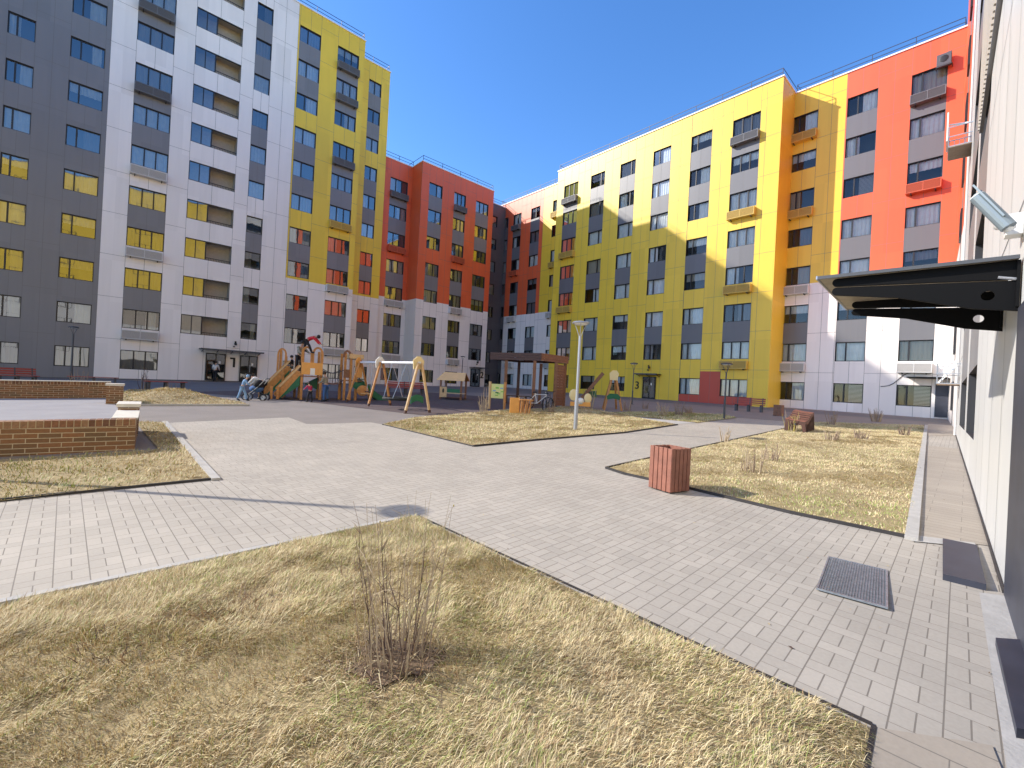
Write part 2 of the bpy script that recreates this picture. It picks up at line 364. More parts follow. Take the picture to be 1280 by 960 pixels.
def lawn(name, poly, hfun, step, mats_=('soil_straw',)):
    xs = np.array([p[0] for p in poly]); ys = np.array([p[1] for p in poly])
    bm = bmesh.new(); vs = [bm.verts.new((x, y, 0)) for x, y in poly]; bm.faces.new(vs)
    for axis in (0, 1):
        lo, hi = (xs.min(), xs.max()) if axis == 0 else (ys.min(), ys.max())
        t = lo+step
        while t < hi:
            bmesh.ops.bisect_plane(bm, geom=bm.verts[:]+bm.edges[:]+bm.faces[:], plane_co=(t, 0, 0) if axis == 0 else (0, t, 0), plane_no=(1,0,0) if axis == 0 else (0,1,0)); t += step
    co_ = np.array([v.co[:] for v in bm.verts]); z = hfun(co_[:, 0], co_[:, 1])
    for v, zz in zip(bm.verts, z): v.co.z = gz(v.co.x, v.co.y) + float(zz)
    me = bpy.data.meshes.new(name); bm.to_mesh(me); bm.free()
    for mn in mats_: me.materials.append(MATS[mn])
    if me.polygons[0].normal.z < 0: me.flip_normals()
    me.polygons.foreach_set('use_smooth', [True]*len(me.polygons))
    o = bpy.data.objects.new(name, me); COL.objects.link(o); return struct(o)
BL_M = ['straw', 'straw_pale', 'straw_brown', 'grass_green', 'grass_fresh']
def grass(name, poly, n, hfun, hmin, hmax, w, fresh=lambda x, y: 0*x, lean=(.8, .5), dens=None):
    xs = [p[0] for p in poly]; ys = [p[1] for p in poly]
    x = rng.uniform(min(xs), max(xs), n*3); y = rng.uniform(min(ys), max(ys), n*3)
    k = inpoly(x, y, poly); x, y = x[k], y[k]
    e = edgedist(x, y, poly); keep = rng.random(len(x)) < np.clip(e/.05+.4, 0, 1)
    cl = vnoise(x, y, 9, 3); keep &= rng.random(len(x)) < np.clip(.85+cl*.4, .45, 1)
    if dens is not None: keep &= rng.random(len(x)) < dens(x, y)
    x, y = x[keep][:n], y[keep][:n]; m = len(x)
    z = gz(x, y)+hfun(x, y)-.004
    L = rng.uniform(hmin, hmax, m)*(1+.35*np.clip(cl[keep][:n], -1, 1))
    fl = vnoise(x, y, 1.6, 1)*2.6 + vnoise(x, y, 5, 5)*1.2       # local lie of the grass
    a = fl + rng.normal(0, .7, m); dx, dy = np.cos(a), np.sin(a)
    tilt = np.clip(rng.normal(lean[0], lean[1], m), .05, 1.5)
    hx = dx*np.sin(tilt)*L; hy = dy*np.sin(tilt)*L; hz = np.cos(tilt)*L
    sa = a+np.pi/2+rng.normal(0, .5, m); ww = w*rng.uniform(.6, 1.4, m)
    sx, sy = np.cos(sa)*ww/2, np.sin(sa)*ww/2
    V = np.empty((m, 5, 3))
    V[:, 0] = np.stack([x-sx, y-sy, z], 1); V[:, 1] = np.stack([x+sx, y+sy, z], 1)
    mx, my, mz = x+hx*.5, y+hy*.5, z+hz*.62
    V[:, 2] = np.stack([mx+sx*.8, my+sy*.8, mz], 1); V[:, 3] = np.stack([mx-sx*.8, my-sy*.8, mz], 1)
    V[:, 4] = np.stack([x+hx*1.1, y+hy*1.1, z+hz*.9], 1)
    i0 = np.arange(m)*5
    loops = np.stack([i0, i0+1, i0+2, i0+3, i0+3, i0+2, i0+4], 1).ravel()
    me = bpy.data.meshes.new(name); me.vertices.add(m*5); me.vertices.foreach_set('co', V.ravel())
    me.loops.add(m*7); me.loops.foreach_set('vertex_index', loops.astype(np.int32))
    ls = np.empty((m, 2), np.int32); ls[:, 0] = np.arange(m)*7; ls[:, 1] = ls[:, 0]+4
    me.polygons.add(m*2); me.polygons.foreach_set('loop_start', ls.ravel())
    pf = vnoise(x, y, 1.1, 2)*.5 + vnoise(x, y, 4, 7)*.35
    f = fresh(x, y); q = rng.random(m)
    mi = np.where(q < .42, 0, np.where(q < .78, 1, 2))
    gp = np.clip(.11 + .26*pf + f, 0, .95)
    gsel = rng.random(m) < gp; mi = np.where(gsel, np.where(rng.random(m) < .35+f, 4, 3), mi)
    mi = np.where((~gsel) & (rng.random(m) < np.clip(-.25*pf, 0, .4)), 2, mi)
    me.polygons.foreach_set('material_index', np.repeat(mi, 2).astype(np.int32))
    for b_ in BL_M: me.materials.append(MATS[b_])
    me.update(calc_edges=True)
    o = bpy.data.objects.new(name, me); COL.objects.link(o); struct(o, 'stuff'); return o
def kerb(name, pts, w, h0, m, dz=0):
    mb = MB()
    for (a, b_) in zip(pts[:-1], pts[1:]):
        a = Vector((a[0], a[1], gz(*a)+dz)); b_ = Vector((b_[0], b_[1], gz(*b_)+dz)); mb.bar(a, b_, w, h0, m)
    return struct(mb.build(name))

bush = g(497, 835)
F = [A_, (1.72, 2.06), (.3, .62), (-1.5, -1.3), (-6.6, -.85)]
F = [(-.95,4.76), (1.72,2.05), (1.1,1.4), (-.6,-.3), (-2.6,-2.0), (-6.6,-.75)]
bx, by = bush.x, bush.y
def hF(x, y):
    e = np.minimum(edgedist(np.atleast_1d(x), np.atleast_1d(y), F), .25)/.25
    d = np.hypot(x-bx, y-by)
    return .012 + .03*e + .02*vnoise(x, y, 2.5)*e + .012*vnoise(x, y, 9, 4)*e - .03*np.exp(-(d/.22)**2)
lawn('front_lawn', F, hF, .09)
def ring(x, y):
    d = np.hypot(x-bx, y-by); return .55*np.exp(-((d-.33)/.16)**2)*np.clip(.5+vnoise(x, y, 3, 2), 0, 1)
o = grass('grass', F, 420000, hF, .025, .07, .0028, ring, (1.0, .4), lambda x, y: np.where(np.hypot(x-bx, y-by) < .22, .45, 1)*np.where(np.hypot(x, y) < .9, .0, 1))
tag(o, 'dry straw coloured turf filling the triangular front lawn', 'grass')

LLp = [(-3.9,5.95), (-4.15,6.25), (-8.45,11.0), (-9.3,11.0), (-6.5,7.9), (-11.5,2.6), (-12.5,-1.6)]
LLp = [(-3.92,5.93), (-8.5,11.05), (-9.2,11.0), (-6.0,7.7), (-13.5,.6), (-11.8,-1.6)]
def hA(x, y): return .015+.02*np.abs(vnoise(x, y, 1.5))
lawn('left_lawn', LLp, hA, .3)
tag(grass('grass', LLp, 30000, hA, .04, .09, .008, lambda x, y: .12+.2*np.clip(1-(x+y-.2)/1.2, -1, 1), (.9, .4)), 'greenish dry turf strip below the near brick wall', 'grass')

Cp = G2((478,531),(592,558),(673,550),(780,541),(845,531),(790,521.5),(700,513),(640,512),(560,519),(520,522))
mnd = g(742, 516)
def hC(x, y):
    e = np.minimum(edgedist(x, y, Cp), .4)/.4
    return .02 + .03*np.abs(vnoise(x, y, 1.2))*e + .28*e*np.exp(-(((x-mnd.x)/2.2)**2+((y-mnd.y)/1.6)**2))
lawn('central_lawn', Cp, hC, .35)
tag(grass('grass', Cp, 70000, hC, .03, .07, .009, lambda x, y: .0*x+.25*np.exp(-(((x+2.2)/1.0)**2+((y-12)/1.2)**2)), (.9, .4)), 'dry yellow turf on the island lawn around the silver street lamp', 'grass')

Gp = G2((783,520),(872,529),(921,522.6),(905,519),(850,515.5),(800,515),(760,516))
lawn('far_lawn', Gp, hA, .5)
tag(grass('grass', Gp, 14000, hA, .04, .08, .016, lambda x, y: .2+0*x), 'short greenish turf patch in front of door three', 'grass')
Rp = G2((757,586),(872,560.6),(948,544),(985,535),(1010,528),(1155,532),(1156,545),(1138,673),(988,642),(860,611),(780,593))
def hR(x, y):
    e = np.minimum(edgedist(x, y, Rp), .3)/.3
    return .018 + (.025*vnoise(x, y, 1.6)+.02+.012*vnoise(x, y, 6, 3))*e
lawn('right_lawn', Rp, hR, .2)
tag(grass('grass', Rp, 230000, hR, .025, .055, .0062, lambda x, y: .28*np.exp(-((y-5.6)/1.0)**2)+.2*np.clip(vnoise(x, y, .8, 6), 0, 1), (.95, .4)), 'dry yellow turf of the right lawn behind the slatted litter bin', 'grass')
Mp = G2((150,507),(310,507),(300,503),(262,497),(235,491),(190,488),(160,488),(150,492))
mm = g(190, 500)
def hM(x, y):
    e = np.minimum(edgedist(x, y, Mp), 1.2)/1.2
    return .02 + .42*e*np.exp(-(((x-mm.x)/2.6)**2+((y-mm.y)/3.5)**2)) + .03*np.abs(vnoise(x, y, 1.5))
lawn('earth_mound', Mp, hM, .3, ('soil_straw',))
tag(grass('grass', Mp, 16000, hM, .04, .08, .016, dens=lambda x, y: .7+0*x), 'sparse dead grass over the earth mound beside the brick pier', 'grass')
# strip of soil at the feet of the buildings
def strip_of(px, w, m='soil'):
    pts = [g(*p) for p in px]; return pts
kerb('kerb', [(-.95+.02,4.80), (1.75,2.08)], .015, .03, 'edging', .0)
kerb('kerb', [(1.75,2.07), (1.1,1.38), (.3,.58)], .02, .03, 'edging', .0)
kerb('kerb', [(-.98,4.80), (-6.9,-.85)], .06, .04, 'concrete', .0)
kerb('kerb', G2((757,586),(780,593.5),(860,611.5),(988,642.5),(1138,674)), .03, .07, 'edging', .006)
kerb('kerb', G2((757,586),(872,560),(948,543.5),(985,535)), .03, .06, 'edging', .006)
kerb('kerb', G2((1139,676),(1156,545),(1158,532)), .11, .06, 'concrete', .012)
kerb('kerb', G2((592,558.6),(673,550.6),(780,541.6),(847,531.3)), .03, .07, 'edging', .006)
kerb('kerb', G2((478,531),(592,558.6)), .03, .04, 'edging', .004)
kerb('kerb', G2((270,601),(206,528)), .10, .06, 'concrete', .006)
kerb('kerb', G2((268,600),(0,627),(-300,657)), .03, .06, 'edging', .004)
kerb('kerb', G2((312,507.6),(150,507.6)), .08, .10, 'concrete', .02)

# ------------------------------------------------------------------ facade builder
WH = 1.4
WM = {}
GK = ['glass']
def window_meshes(w, h, splits, kind):
    key = (GK[0], round(w, 2), round(h, 2), splits, kind)
    if key in WM: return WM[key]
    f = MB(); fw = .055
    for (x0, x1, z0, z1) in ((0, w, h-fw, h), (0, w, 0, fw), (0, fw, fw, h-fw), (w-fw, w, fw, h-fw)): f.box(x0, x1, .09, .19, z0, z1, 'frame')
    for s_ in splits: f.box(w*s_-.04, w*s_+.04, .092, .188, fw, h-fw, 'frame')
    p = MB(); p.quad((fw, .15, fw), (w-fw, .15, fw), (w-fw, .15, h-fw), (fw, .15, h-fw), GK[0])
    WM[key] = (f.mesh('window'), p.mesh('pane')); return WM[key]
CM = {}
def curtain_mesh(w, h, side, m):
    key = (round(w, 2), round(h, 2), side, m)
    if key in CM: return CM[key]
    c_ = MB(); x0, x1 = {'full': (0, w), 'left': (0, w*.45), 'right': (w*.5, w), 'thin': (w*.62, w*.9), 'up': (w*.05, w*.95)}[side]
    n = max(4, int((x1-x0)/.07)); z0 = 0 if side != 'up' else h*.55
    if m == 'blind':
        zz = 0
        while zz < h: c_.box(x0, x1, .24, .27, zz, zz+.05, m); zz += .09
    else:
        for i in range(n):
            a = x0+(x1-x0)*i/n; b_ = x0+(x1-x0)*(i+1)/n; ya = .25+.03*math.sin(i*1.9); yb = .25+.03*math.sin((i+1)*1.9)
            c_.quad((a, ya, z0), (b_, yb, z0), (b_, yb, h), (a, ya, h), m)
    CM[key] = c_.mesh('curtain'); return CM[key]
ACM = {}
def ac_mesh(w, col):
    key = (round(w, 2), col)
    if key in ACM: return ACM[key]
    a = MB(); D = .42; H = .62; t_ = .04
    for (x0, x1) in ((0, t_), (w/2-t_/2, w/2+t_/2), (w-t_, w)): a.box(x0, x1, -D, -D+t_, 0, H, col)
    a.box(0, w, -D-.002, -D+t_-.002, H-t_, H, col); a.box(0, w, -D-.002, -D+t_-.002, 0, t_, col)
    a.box(0, t_, -D+t_, 0, 0, H, col); a.box(w-t_, w, -D+t_, 0, 0, H, col)
    a.box(0, w, -D+t_, 0, -.02, .01, col)
    for (x0, x1) in ((.25, .30), (w-.30, w-.25)): a.box(x0, x1, -D+.05, 0, -.10, -.022, 'frame')
    sl_ = MB(); z = t_+.02; sl_.box(t_, w-t_, -D+.03, -D+.034, t_, H-t_, 'gr_'+col[3:])
    while z < H-t_-.02:
        sl_.box(t_, w/2-t_/2, -D+.01, -D+.025, z, z+.016, col); sl_.box(w/2+t_/2, w-t_, -D+.01, -D+.025, z, z+.016, col); z += .055
    ACM[key] = (a.mesh('ac_basket'), sl_.mesh('grille')); return ACM[key]
PAT = {2: 1, 4: 1, 6: 1, 7: 1, 9: 1, 10: 1}
def facade(root, cols, x0, x1, z0, z1, ztop1, nfl, colr, xbreaks=(), zbreaks=(), y=0., wmat='p_grey', kinds=None, jointx=True, extras=()):
    """cols: dicts x0,x1,splits,rows(set),grey(set: spandrel above floor k),ac{floor:col}. Openings cut in the wall for each window."""
    wall = MB(); jn = MB()
    zb = lambda k: ztop1-WH+3*(k-1)
    xs = [x0]
    for c_ in sorted(cols, key=lambda c_: c_['x0']): xs += [c_['x0'], c_['x1']]
    xs.append(x1); strips = []
    for i in range(len(xs)-1):
        a, b_ = xs[i], xs[i+1]
        if b_-a < 1e-3: continue
        col = sorted(cols, key=lambda c_: c_['x0'])[i//2] if i % 2 == 1 else None
        cut = [a]+sorted([q for q in xbreaks if a+.01 < q < b_-.01])+[b_]
        for j in range(len(cut)-1): strips.append((cut[j], cut[j+1], col if len(cut) == 2 else col))
    for (a, b_, col) in strips:
        ops = []
        if col: ops = [(zb(k) - (col.get('drop', 0)), zb(k)+WH, k) for k in sorted(col['rows'])]
        if col and col.get('door'): ops = [(gz0, gz1, 0) for gz0, gz1 in [col['door']]] + ops
        if col and col.get('open_h'): ops = [(o[0], o[0]+col['open_h'], o[2]) for o in ops]
        z = z0; segs = []
        for (p, q, k) in ops: segs.append((z, p)); z = q
        segs.append((z, z1))
        for (p, q) in segs:
            if q-p < 1e-3: continue
            zc = [p]+sorted([t for t in zbreaks if p+.01 < t < q-.01])+[q]
            for j in range(len(zc)-1):
                m = None
                zm = (zc[j]+zc[j+1])/2
                if col:
                    kf = (zm-zb(1)-WH)/3+1   # spandrel between floor k and k+1 has kf in (k,k+.53)
                    k = math.floor(kf+1e-6)
                    if k in col.get('grey', ()) and kf > 0: m = 'p_grey' if GK[0] == 'glass' else 'p_grey_sunside'
                if m is None: m = colr((a+b_)/2, zm)
                wall.quad((a, y, zc[j]), (b_, y, zc[j]), (b_, y, zc[j+1]), (a, y, zc[j+1]), m)
        D = .20
        for (p, q, k) in ops:
            for quad in (((a,y,p),(b_,y,p),(b_,y+D,p),(a,y+D,p)), ((a,y,q),(b_,y,q),(b_,y+D,q),(a,y+D,q)), ((a,y,p),(a,y+D,p),(a,y+D,q),(a,y,q)), ((b_,y,p),(b_,y+D,p),(b_,y+D,q),(b_,y,q))):
                wall.quad(*quad, 'reveal')
        # joints
        jw = .009
        if b_-a > 1.6 and not col and jointx:
            xm = (a+b_)/2; jn.quad((xm-jw, y-.003, z0), (xm+jw, y-.003, z0), (xm+jw, y-.003, z1), (xm-jw, y-.003, z1), 'joint')
        for xe in (a,):
            for (p, q) in (segs if col else [(z0, z1)]):
                if q > p: jn.quad((xe-jw, y-.003, p), (xe+jw, y-.003, p), (xe+jw, y-.003, q), (xe-jw, y-.003, q), 'joint')
        if col:
            xm = (a+b_)/2
            for (p, q) in segs:
                if q > p: jn.quad((xm-jw, y-.003, p), (xm+jw, y-.003, p), (xm+jw, y-.003, q), (xm-jw, y-.003, q), 'joint')
        else:
            k = 0
            while zb(1)+WH+.75+3*k < z1:
                zj = zb(1)+WH+.75+3*k; jn.quad((a, y-.0035, zj-jw), (b_, y-.0035, zj-jw), (b_, y-.0035, zj+jw), (a, y-.0035, zj+jw), 'joint'); k += 1
    w_ = wall.build('wall', root); j_ = jn.build('panel_joint', root)
    for col in cols:
        for k in sorted(col['rows']):
            w = col['x1']-col['x0']
            if col.get('loggia'):
                loggia(root, col['x0'], y, zb(k), w, col['open_h']); continue
            fm, pm = window_meshes(w, WH, col['splits'], 0)
            f = add('window', fm, root, (col['x0'], y, zb(k))); add('pane', pm, f)
            q = random.random()*(1 if GK[0] == 'glass' else .8)
            m = random.choice(['cur_white', 'cur_white', 'cur_white', 'cur_beige', 'cur_grey'])
            if col.get('blind') and k in col['blind']: add('blind', curtain_mesh(w, WH, 'right', 'blind'), f)
            elif q < .42: add('curtain', curtain_mesh(w, WH, 'full', m), f)
            elif q < .60: add('curtain', curtain_mesh(w, WH, 'right', m), f)
            elif q < .74: add('curtain', curtain_mesh(w, WH, 'left', m), f)
            elif q < .82: add('curtain', curtain_mesh(w, WH, 'up', m), f)
            elif q < .92: add('curtain', curtain_mesh(w, WH, 'thin', m), f)
        for k, cc in col.get('ac', {}).items():
            w = min(col['x1']-col['x0'], 2.1); a, gl = ac_mesh(w, cc)
            o = add('ac_basket', a, root, (col['x0'], y, zb(k+1)-.78)); add('grille', gl, o)
    return w_
LG = {}
def loggia(root, x, y, z, w, h):
    if 'a' not in LG:
        f = MB(); fw = .055; wl = w*.44
        for (x0, x1, z0, z1) in ((0, wl, h-fw, h), (0, wl, 0, fw), (0, fw, fw, h-fw), (wl-fw, wl+.03, fw, h-fw), (wl/2-.03, wl/2+.03, fw, h-fw)): f.box(x0, x1, .03, .11, z0, z1, 'frame')
        f.box(wl+.03, w, .03, .09, h-.04, h, 'frame')
        p = MB(); p.quad((fw, .08, fw), (wl-fw, .08, fw), (wl-fw, .08, h-fw), (fw, .08, h-fw), 'glass')
        b_ = MB()
        b_.quad((0, 1.0, -.2), (w, 1.0, -.2), (w, 1.0, h+.1), (0, 1.0, h+.1), 'loggia_wall')
        b_.quad((0, .17, -.2), (w, .17, -.2), (w, 1.0, -.2), (0, 1.0, -.2), 'loggia_wall'); b_.quad((0, .17, h+.1), (w, .17, h+.1), (w, 1.0, h+.1), (0, 1.0, h+.1), 'loggia_wall')
        b_.quad((0, .17, -.2), (0, 1.0, -.2), (0, 1.0, h+.1), (0, .17, h+.1), 'loggia_wall'); b_.quad((w, .17, -.2), (w, 1.0, -.2), (w, 1.0, h+.1), (w, .17, h+.1), 'loggia_wall')
        r_ = MB(); r_.box(wl+.03, w, .04, .07, .20, .24, 'frame')
        t = wl+.1
        while t < w: r_.box(t, t+.02, .045, .065, 0, .20, 'frame'); t += .11
        LG['a'] = (f.mesh('loggia_frame'), p.mesh('pane'), b_.mesh('loggia'), r_.mesh('railing'))
    fm, pm, bm_, rm = LG['a']
    o = add('loggia', bm_, root, (x, y, z)); add('window_frame', fm, o); add('pane', pm, o); add('railing', rm, o)
def shell(root, x0, x1, depth, z0, z1, ml, mr, y=0., zsplit=None, ml2=None, mr2=None):
    s = MB()
    def side(x, m, m2):
        if zsplit and m2:
            s.quad((x, y, z0), (x, y+depth, z0), (x, y+depth, zsplit), (x, y, zsplit), m2); s.quad((x, y, zsplit), (x, y+depth, zsplit), (x, y+depth, z1), (x, y, z1), m)
        else: s.quad((x, y, z0), (x, y+depth, z0), (x, y+depth, z1), (x, y, z1), m)
    side(x0, ml, ml2); side(x1, mr, mr2)
    s.quad((x0, y+depth, z0), (x1, y+depth, z0), (x1, y+depth, z1), (x0, y+depth, z1), 'p_grey')
    s.quad((x0, y, z1-.25), (x1, y, z1-.25), (x1, y+depth, z1-.25), (x0, y+depth, z1-.25), 'roof')
    s.build('outer_wall', root)
    r_ = MB(); r_.quad((x0+.05, y+1.02, z0), (x1-.05, y+1.02, z0), (x1-.05, y+1.02, z1-.3), (x0+.05, y+1.02, z1-.3), 'dim_room'); r_.build('dim_backing', root)  # dark sheet behind the windows stands in for unlit rooms
    c_ = MB(); c_.box(x0-.06, x1+.06, y-.07, y+.28, z1-.002, z1+.10, 'cap'); c_.box(x0-.06, x0+.28, y+.28, y+depth, z1-.002, z1+.10, 'cap'); c_.box(x1-.28, x1+.06, y+.28, y+depth, z1-.002, z1+.10, 'cap')
    c_.build('parapet_cap', root)
    q = MB(); n = max(2, int((x1-x0)/2.2))
    for i in range(n+1):
        xx = x0+.1+(x1-x0-.2)*i/n; q.box(xx-.02, xx+.02, y+.08, y+.12, z1+.1, z1+.72, 'rail')
    for zz in (z1+.40, z1+.72): q.box(x0+.1, x1-.1, y+.085, y+.115, zz-.02, zz+.02, 'rail')
    for xx in (x0+.1, x1-.1): q.box(xx-.015, xx+.015, y+.1, y+depth-.3, z1+.70, z1+.74, 'rail')
    q.build('roof_railing', root)
def numeral(root, txt, x, z, h, y=-.03):
    cu = bpy.data.curves.new('n', 'FONT'); cu.body = txt; cu.size = h*1.38; cu.extrude = .02; cu.offset = .012
    ob = bpy.data.objects.new('n', cu); COL.objects.link(ob)
    dg = bpy.context.evaluated_depsgraph_get(); me = bpy.data.meshes.new_from_object(ob.evaluated_get(dg))
    bpy.data.objects.remove(ob); me.materials.clear(); me.materials.append(MATS['black'])
    o = bpy.data.objects.new('house_number', me); COL.objects.link(o); o.parent = root; o.location = (x, y, z); o.rotation_euler = (R(90), 0, 0); return o
def wall_lamp(root, x, y, z):
    l = MB(); l.box(x-.05, x+.05, y-.12, y, z-.02, z+.05, 'black'); l.tube([(x, y-.22, z+.22), (x+.05, y-.16, z-.1)], [.06, .10], 'black', 8); l.box(x-.12, x-.02, y-.2, y-.03, z-.28, z-.18, 'black'); l.build('wall_lamp', root)
def door_part(root, x, w, z, h, y=0.):
    d = MB()
    for (a, b_, c_, e) in ((0, w, h-.08, h), (0, .07, 0, h-.08), (w-.07, w, 0, h-.08), (w*.48, w*.48+.08, 0, h-.08), (.07, w-.07, 0, .1)): d.box(a, b_, .04, .12, c_, e, 'frame')
    o = d.build('door', root, loc=(x, y, z))
    p = MB(); p.quad((.07, .1, .1), (w-.07, .1, .1), (w-.07, .1, h-.08), (.07, .1, h-.08), 'glass'); p.build('pane', o)
    hd = MB(); hd.tube([(w*.56, 0.0, .8), (w*.56, 0.0, 1.4)], .018, 'steel', 8); hd.box(w*.56-.01, w*.56+.01, 0, .05, .85, .88, 'steel'); hd.box(w*.56-.01, w*.56+.01, 0, .05, 1.32, 1.35, 'steel'); hd.build('handle', o)
    s_ = MB(); s_.box(w*.64, w*.64+.14, .03, .035, 1.38, 1.58, 'white_plastic'); s_.build('notice', o); return o
def small_canopy(root, x0, x1, z, y=0., d=1.1):
    c_ = MB(); c_.box(x0, x1, y-d, y, z, z+.06, 'black'); c_.box(x0, x1, y-d-.02, y-d+.01, z-.04, z+.08, 'steel_dark')
    t = x0+.2
    while t < x1: c_.bar((t, y-d*.85, z-.02), (t, y-.01, z-.18), .03, .05, 'black'); t += 1.0
    c_.build('canopy', root)

# ---- tall grey, white and yellow block on the left
dL = -43.29; zL1 = 2.63; ZT = 34.4; GRD = .15
rL = thing('apartment_block', 'eleven storey apartment block with grey, white and yellow panels on the left', 'building', (NL.x*dL, NL.y*dL, 0), math.pi/2-THL)
allr = set(range(1, 12)); up2 = set(range(2, 12)); GP = {2, 4, 6, 7, 9, 10}
def cL(a, b_, y_, rows, splits, grey=(), ac=None, **k): return dict(x0=sL(a, y_, dL), x1=sL(b_, y_, dL), rows=rows, splits=splits, grey=grey, ac=ac or {}, **k)
door1 = (gz(-25, 37)+.05, gz(-25, 37)+2.45)
colsL = [dict(x0=-12.2, x1=-10.3, rows=allr, splits=(.33,), grey=(), ac={}), dict(x0=-8.9, x1=-7.0, rows=allr, splits=(.33,), grey=(), ac={}),
  cL(-9, 27, 372, allr, (.33,)), cL(73.7, 118, 324, allr, (.3,)), cL(153, 200.5, 388, allr, (.35, .66), GP, {1: 'ac_white', 3: 'ac_white', 5: 'ac_white', 7: 'ac_grey', 9: 'ac_grey', 10: 'ac_grey'}),
  cL(226.2, 285, 396, up2, (.5,), loggia=True, open_h=1.5), cL(301.3, 321.6, 404, up2, (), GP), cL(355.4, 382.5, 410, allr, (.4,), GP),
  cL(404, 431, 414, allr, (.34, .67), GP, {1: 'ac_white', 3: 'ac_white', 5: 'ac_yellow', 7: 'ac_grey', 9: 'ac_grey', 10: 'ac_grey'})]
bA = sL(116.5, 469, dL); bY = 11.45; ZW = 8.47+CH
def colL(x, z):
    if x < bA: return 'p_grey'
    if x < bY: return 'p_white'
    return 'p_yellow' if z > ZW else 'p_white'
xend = sL(456.9, 55, dL); x0L = -14.0
d1 = sL(256, 465, dL), sL(281, 465, dL); d2 = sL(299, 465, dL), sL(321, 465, dL)
colsL[5]['splits'] = ()
facade(rL, colsL, x0L, xend, gz(-30, 31)-.6, ZT, zL1, 11, colL, (bA, bY), (ZW,))
shell(rL, x0L, xend, 14, -1, ZT, 'p_grey', 'p_yellow')
# entrance one sits on the wall face as a shallow glazed box
def entrance(root, x, w, z, h, y):
    b_ = MB(); b_.box(x, x+w, y-.02, y-.004, z, z+h, 'frame'); b_.build('dark_door_back', root); door_part(root, x, w, z, h, y-.16)  # flat near-black board on the wall stands in for a shaded doorway
zg = gz(-25, 36.5)+.12
entrance(rL, d1[0], d1[1]-d1[0], zg, 2.2, 0); entrance(rL, d2[0], d2[1]-d2[0], zg, 2.2, 0)
small_canopy(rL, sL(250, 441, dL)-.1, sL(326, 443, dL), zg+2.45); 
def one(root, x, z, h, y=-.04):
    n = MB(); n.box(x, x+.16, y, y+.035, z, z+h, 'black'); n.box(x-.22, x, y, y+.035, z+h-.14, z+h, 'black'); n.build('house_number', root)
one(rL, sL(291, 455, dL), zg+1.15, .8); wall_lamp(rL, sL(293.5, 430, dL), 0, zg+3.1)
# set-back end bay of the same block
dG = -45.6; yG = -(dG-dL)
colG = [dict(x0=sL(444.8, 420, dG), x1=sL(460.5, 421, dG), rows=allr, splits=(.5,), grey=GP, ac={})]
xg1 = sL(472.5, 367, dG)+.1
facade(rL, colG, xend, xg1, gz(-16, 45)-.6, ZT, zL1, 11, lambda x, z: 'p_yellow' if z > ZW else 'p_white', (), (ZW,), y=yG)
shell(rL, xend+.01, xg1, 11.7, -1, ZT, 'p_yellow', 'p_yellow', y=yG)
ds = MB(); pa_, pb_ = NL*dL+TL*x0L, NL*dL+TL*xend; ds.prism([(x0L, -.025, -.6), (xend, -.025, -.6), (xend, -.025, gz(pb_.x, pb_.y)+.1), (x0L, -.025, gz(pa_.x, pa_.y)+.1)], (0, .02, 0), 'p_darkgrey'); ds.build('plinth', rL)

# ---- orange and white block in the middle
dB1, dB2 = -46.2, -44.0
rB = thing('apartment_block', 'eight storey orange and white apartment block in the middle, entrance two', 'building', (NL.x*dB2, NL.y*dB2, 0), math.pi/2-THL)
ZB = 8.95+CH; ZTB = 25.65; zB1 = 2.72; r8 = set(range(1, 9)); g8 = {2, 4, 6, 7}; yB1 = dB2-dB1
bm_ = dict(x0=sL(477.8, 424, dB1), x1=sL(499.7, 424, dB1), rows=r8, splits=(.34, .67), grey=g8, ac={1: 'ac_white', 3: 'ac_white', 5: 'ac_orange', 7: 'ac_grey'})
colB = lambda x, z: 'p_orange' if z > ZB else 'p_white'
xs2 = sL(519.8, 373, dB2); xe2 = 35.15
facade(rB, [bm_], xg1, xs2+.3, gz(-15, 47)-.6, ZTB, zB1, 8, colB, (), (ZB,), y=yB1)
shell(rB, xg1+.02, xs2+.2, 10, -1, ZTB, 'p_orange', 'p_orange', y=yB1, zsplit=ZB, ml2='p_white', mr2='p_white')
cB = [dict(x0=sL(526.7, 426, dB2), x1=sL(543.4, 426, dB2), rows=r8, splits=(.6,), grey=g8, ac={}),
      dict(x0=sL(558.3, 430, dB2), x1=sL(573, 430, dB2), rows=r8, splits=(.34, .67), grey=g8, ac={1: 'ac_white', 3: 'ac_white', 5: 'ac_orange', 7: 'ac_grey'}),
      dict(x0=sL(586, 430, dB2), x1=sL(601.7, 430, dB2), rows=r8-{1}, splits=(.34, .67), grey=g8, ac={})]
facade(rB, cB, xs2, xe2, gz(-10, 51)-.6, ZTB, zB1, 8, colB, (), (ZB,), y=0)
shell(rB, xs2, xe2, 12, -1, ZTB, 'p_orange', 'p_orange', y=0, zsplit=ZB, ml2='p_white', mr2='p_white')
zg2 = gz(-7, 52)+.1; xd2 = sL(587.5, 475, dB2)
entrance(rB, xd2, 1.45, zg2, 2.15, 0); small_canopy(rB, xd2-.2, xd2+2.0, zg2+2.3); numeral(rB, '2', sL(600, 470, dB2), zg2+1.1, .8); wall_lamp(rB, xd2+.9, 0, zg2+3.0)
cC = [dict(x0=36.87, x1=37.75, rows=r8, splits=(), grey=(), ac={})]
facade(rB, cC, xe2, 39.2, gz(-4, 57)-.6, 25.3, zB1, 8, lambda x, z: 'p_darkgrey', (), (), y=yB1)
shell(rB, xe2+.01, 39.15, 10, -1, 25.3, 'p_darkgrey', 'p_darkgrey', y=yB1)

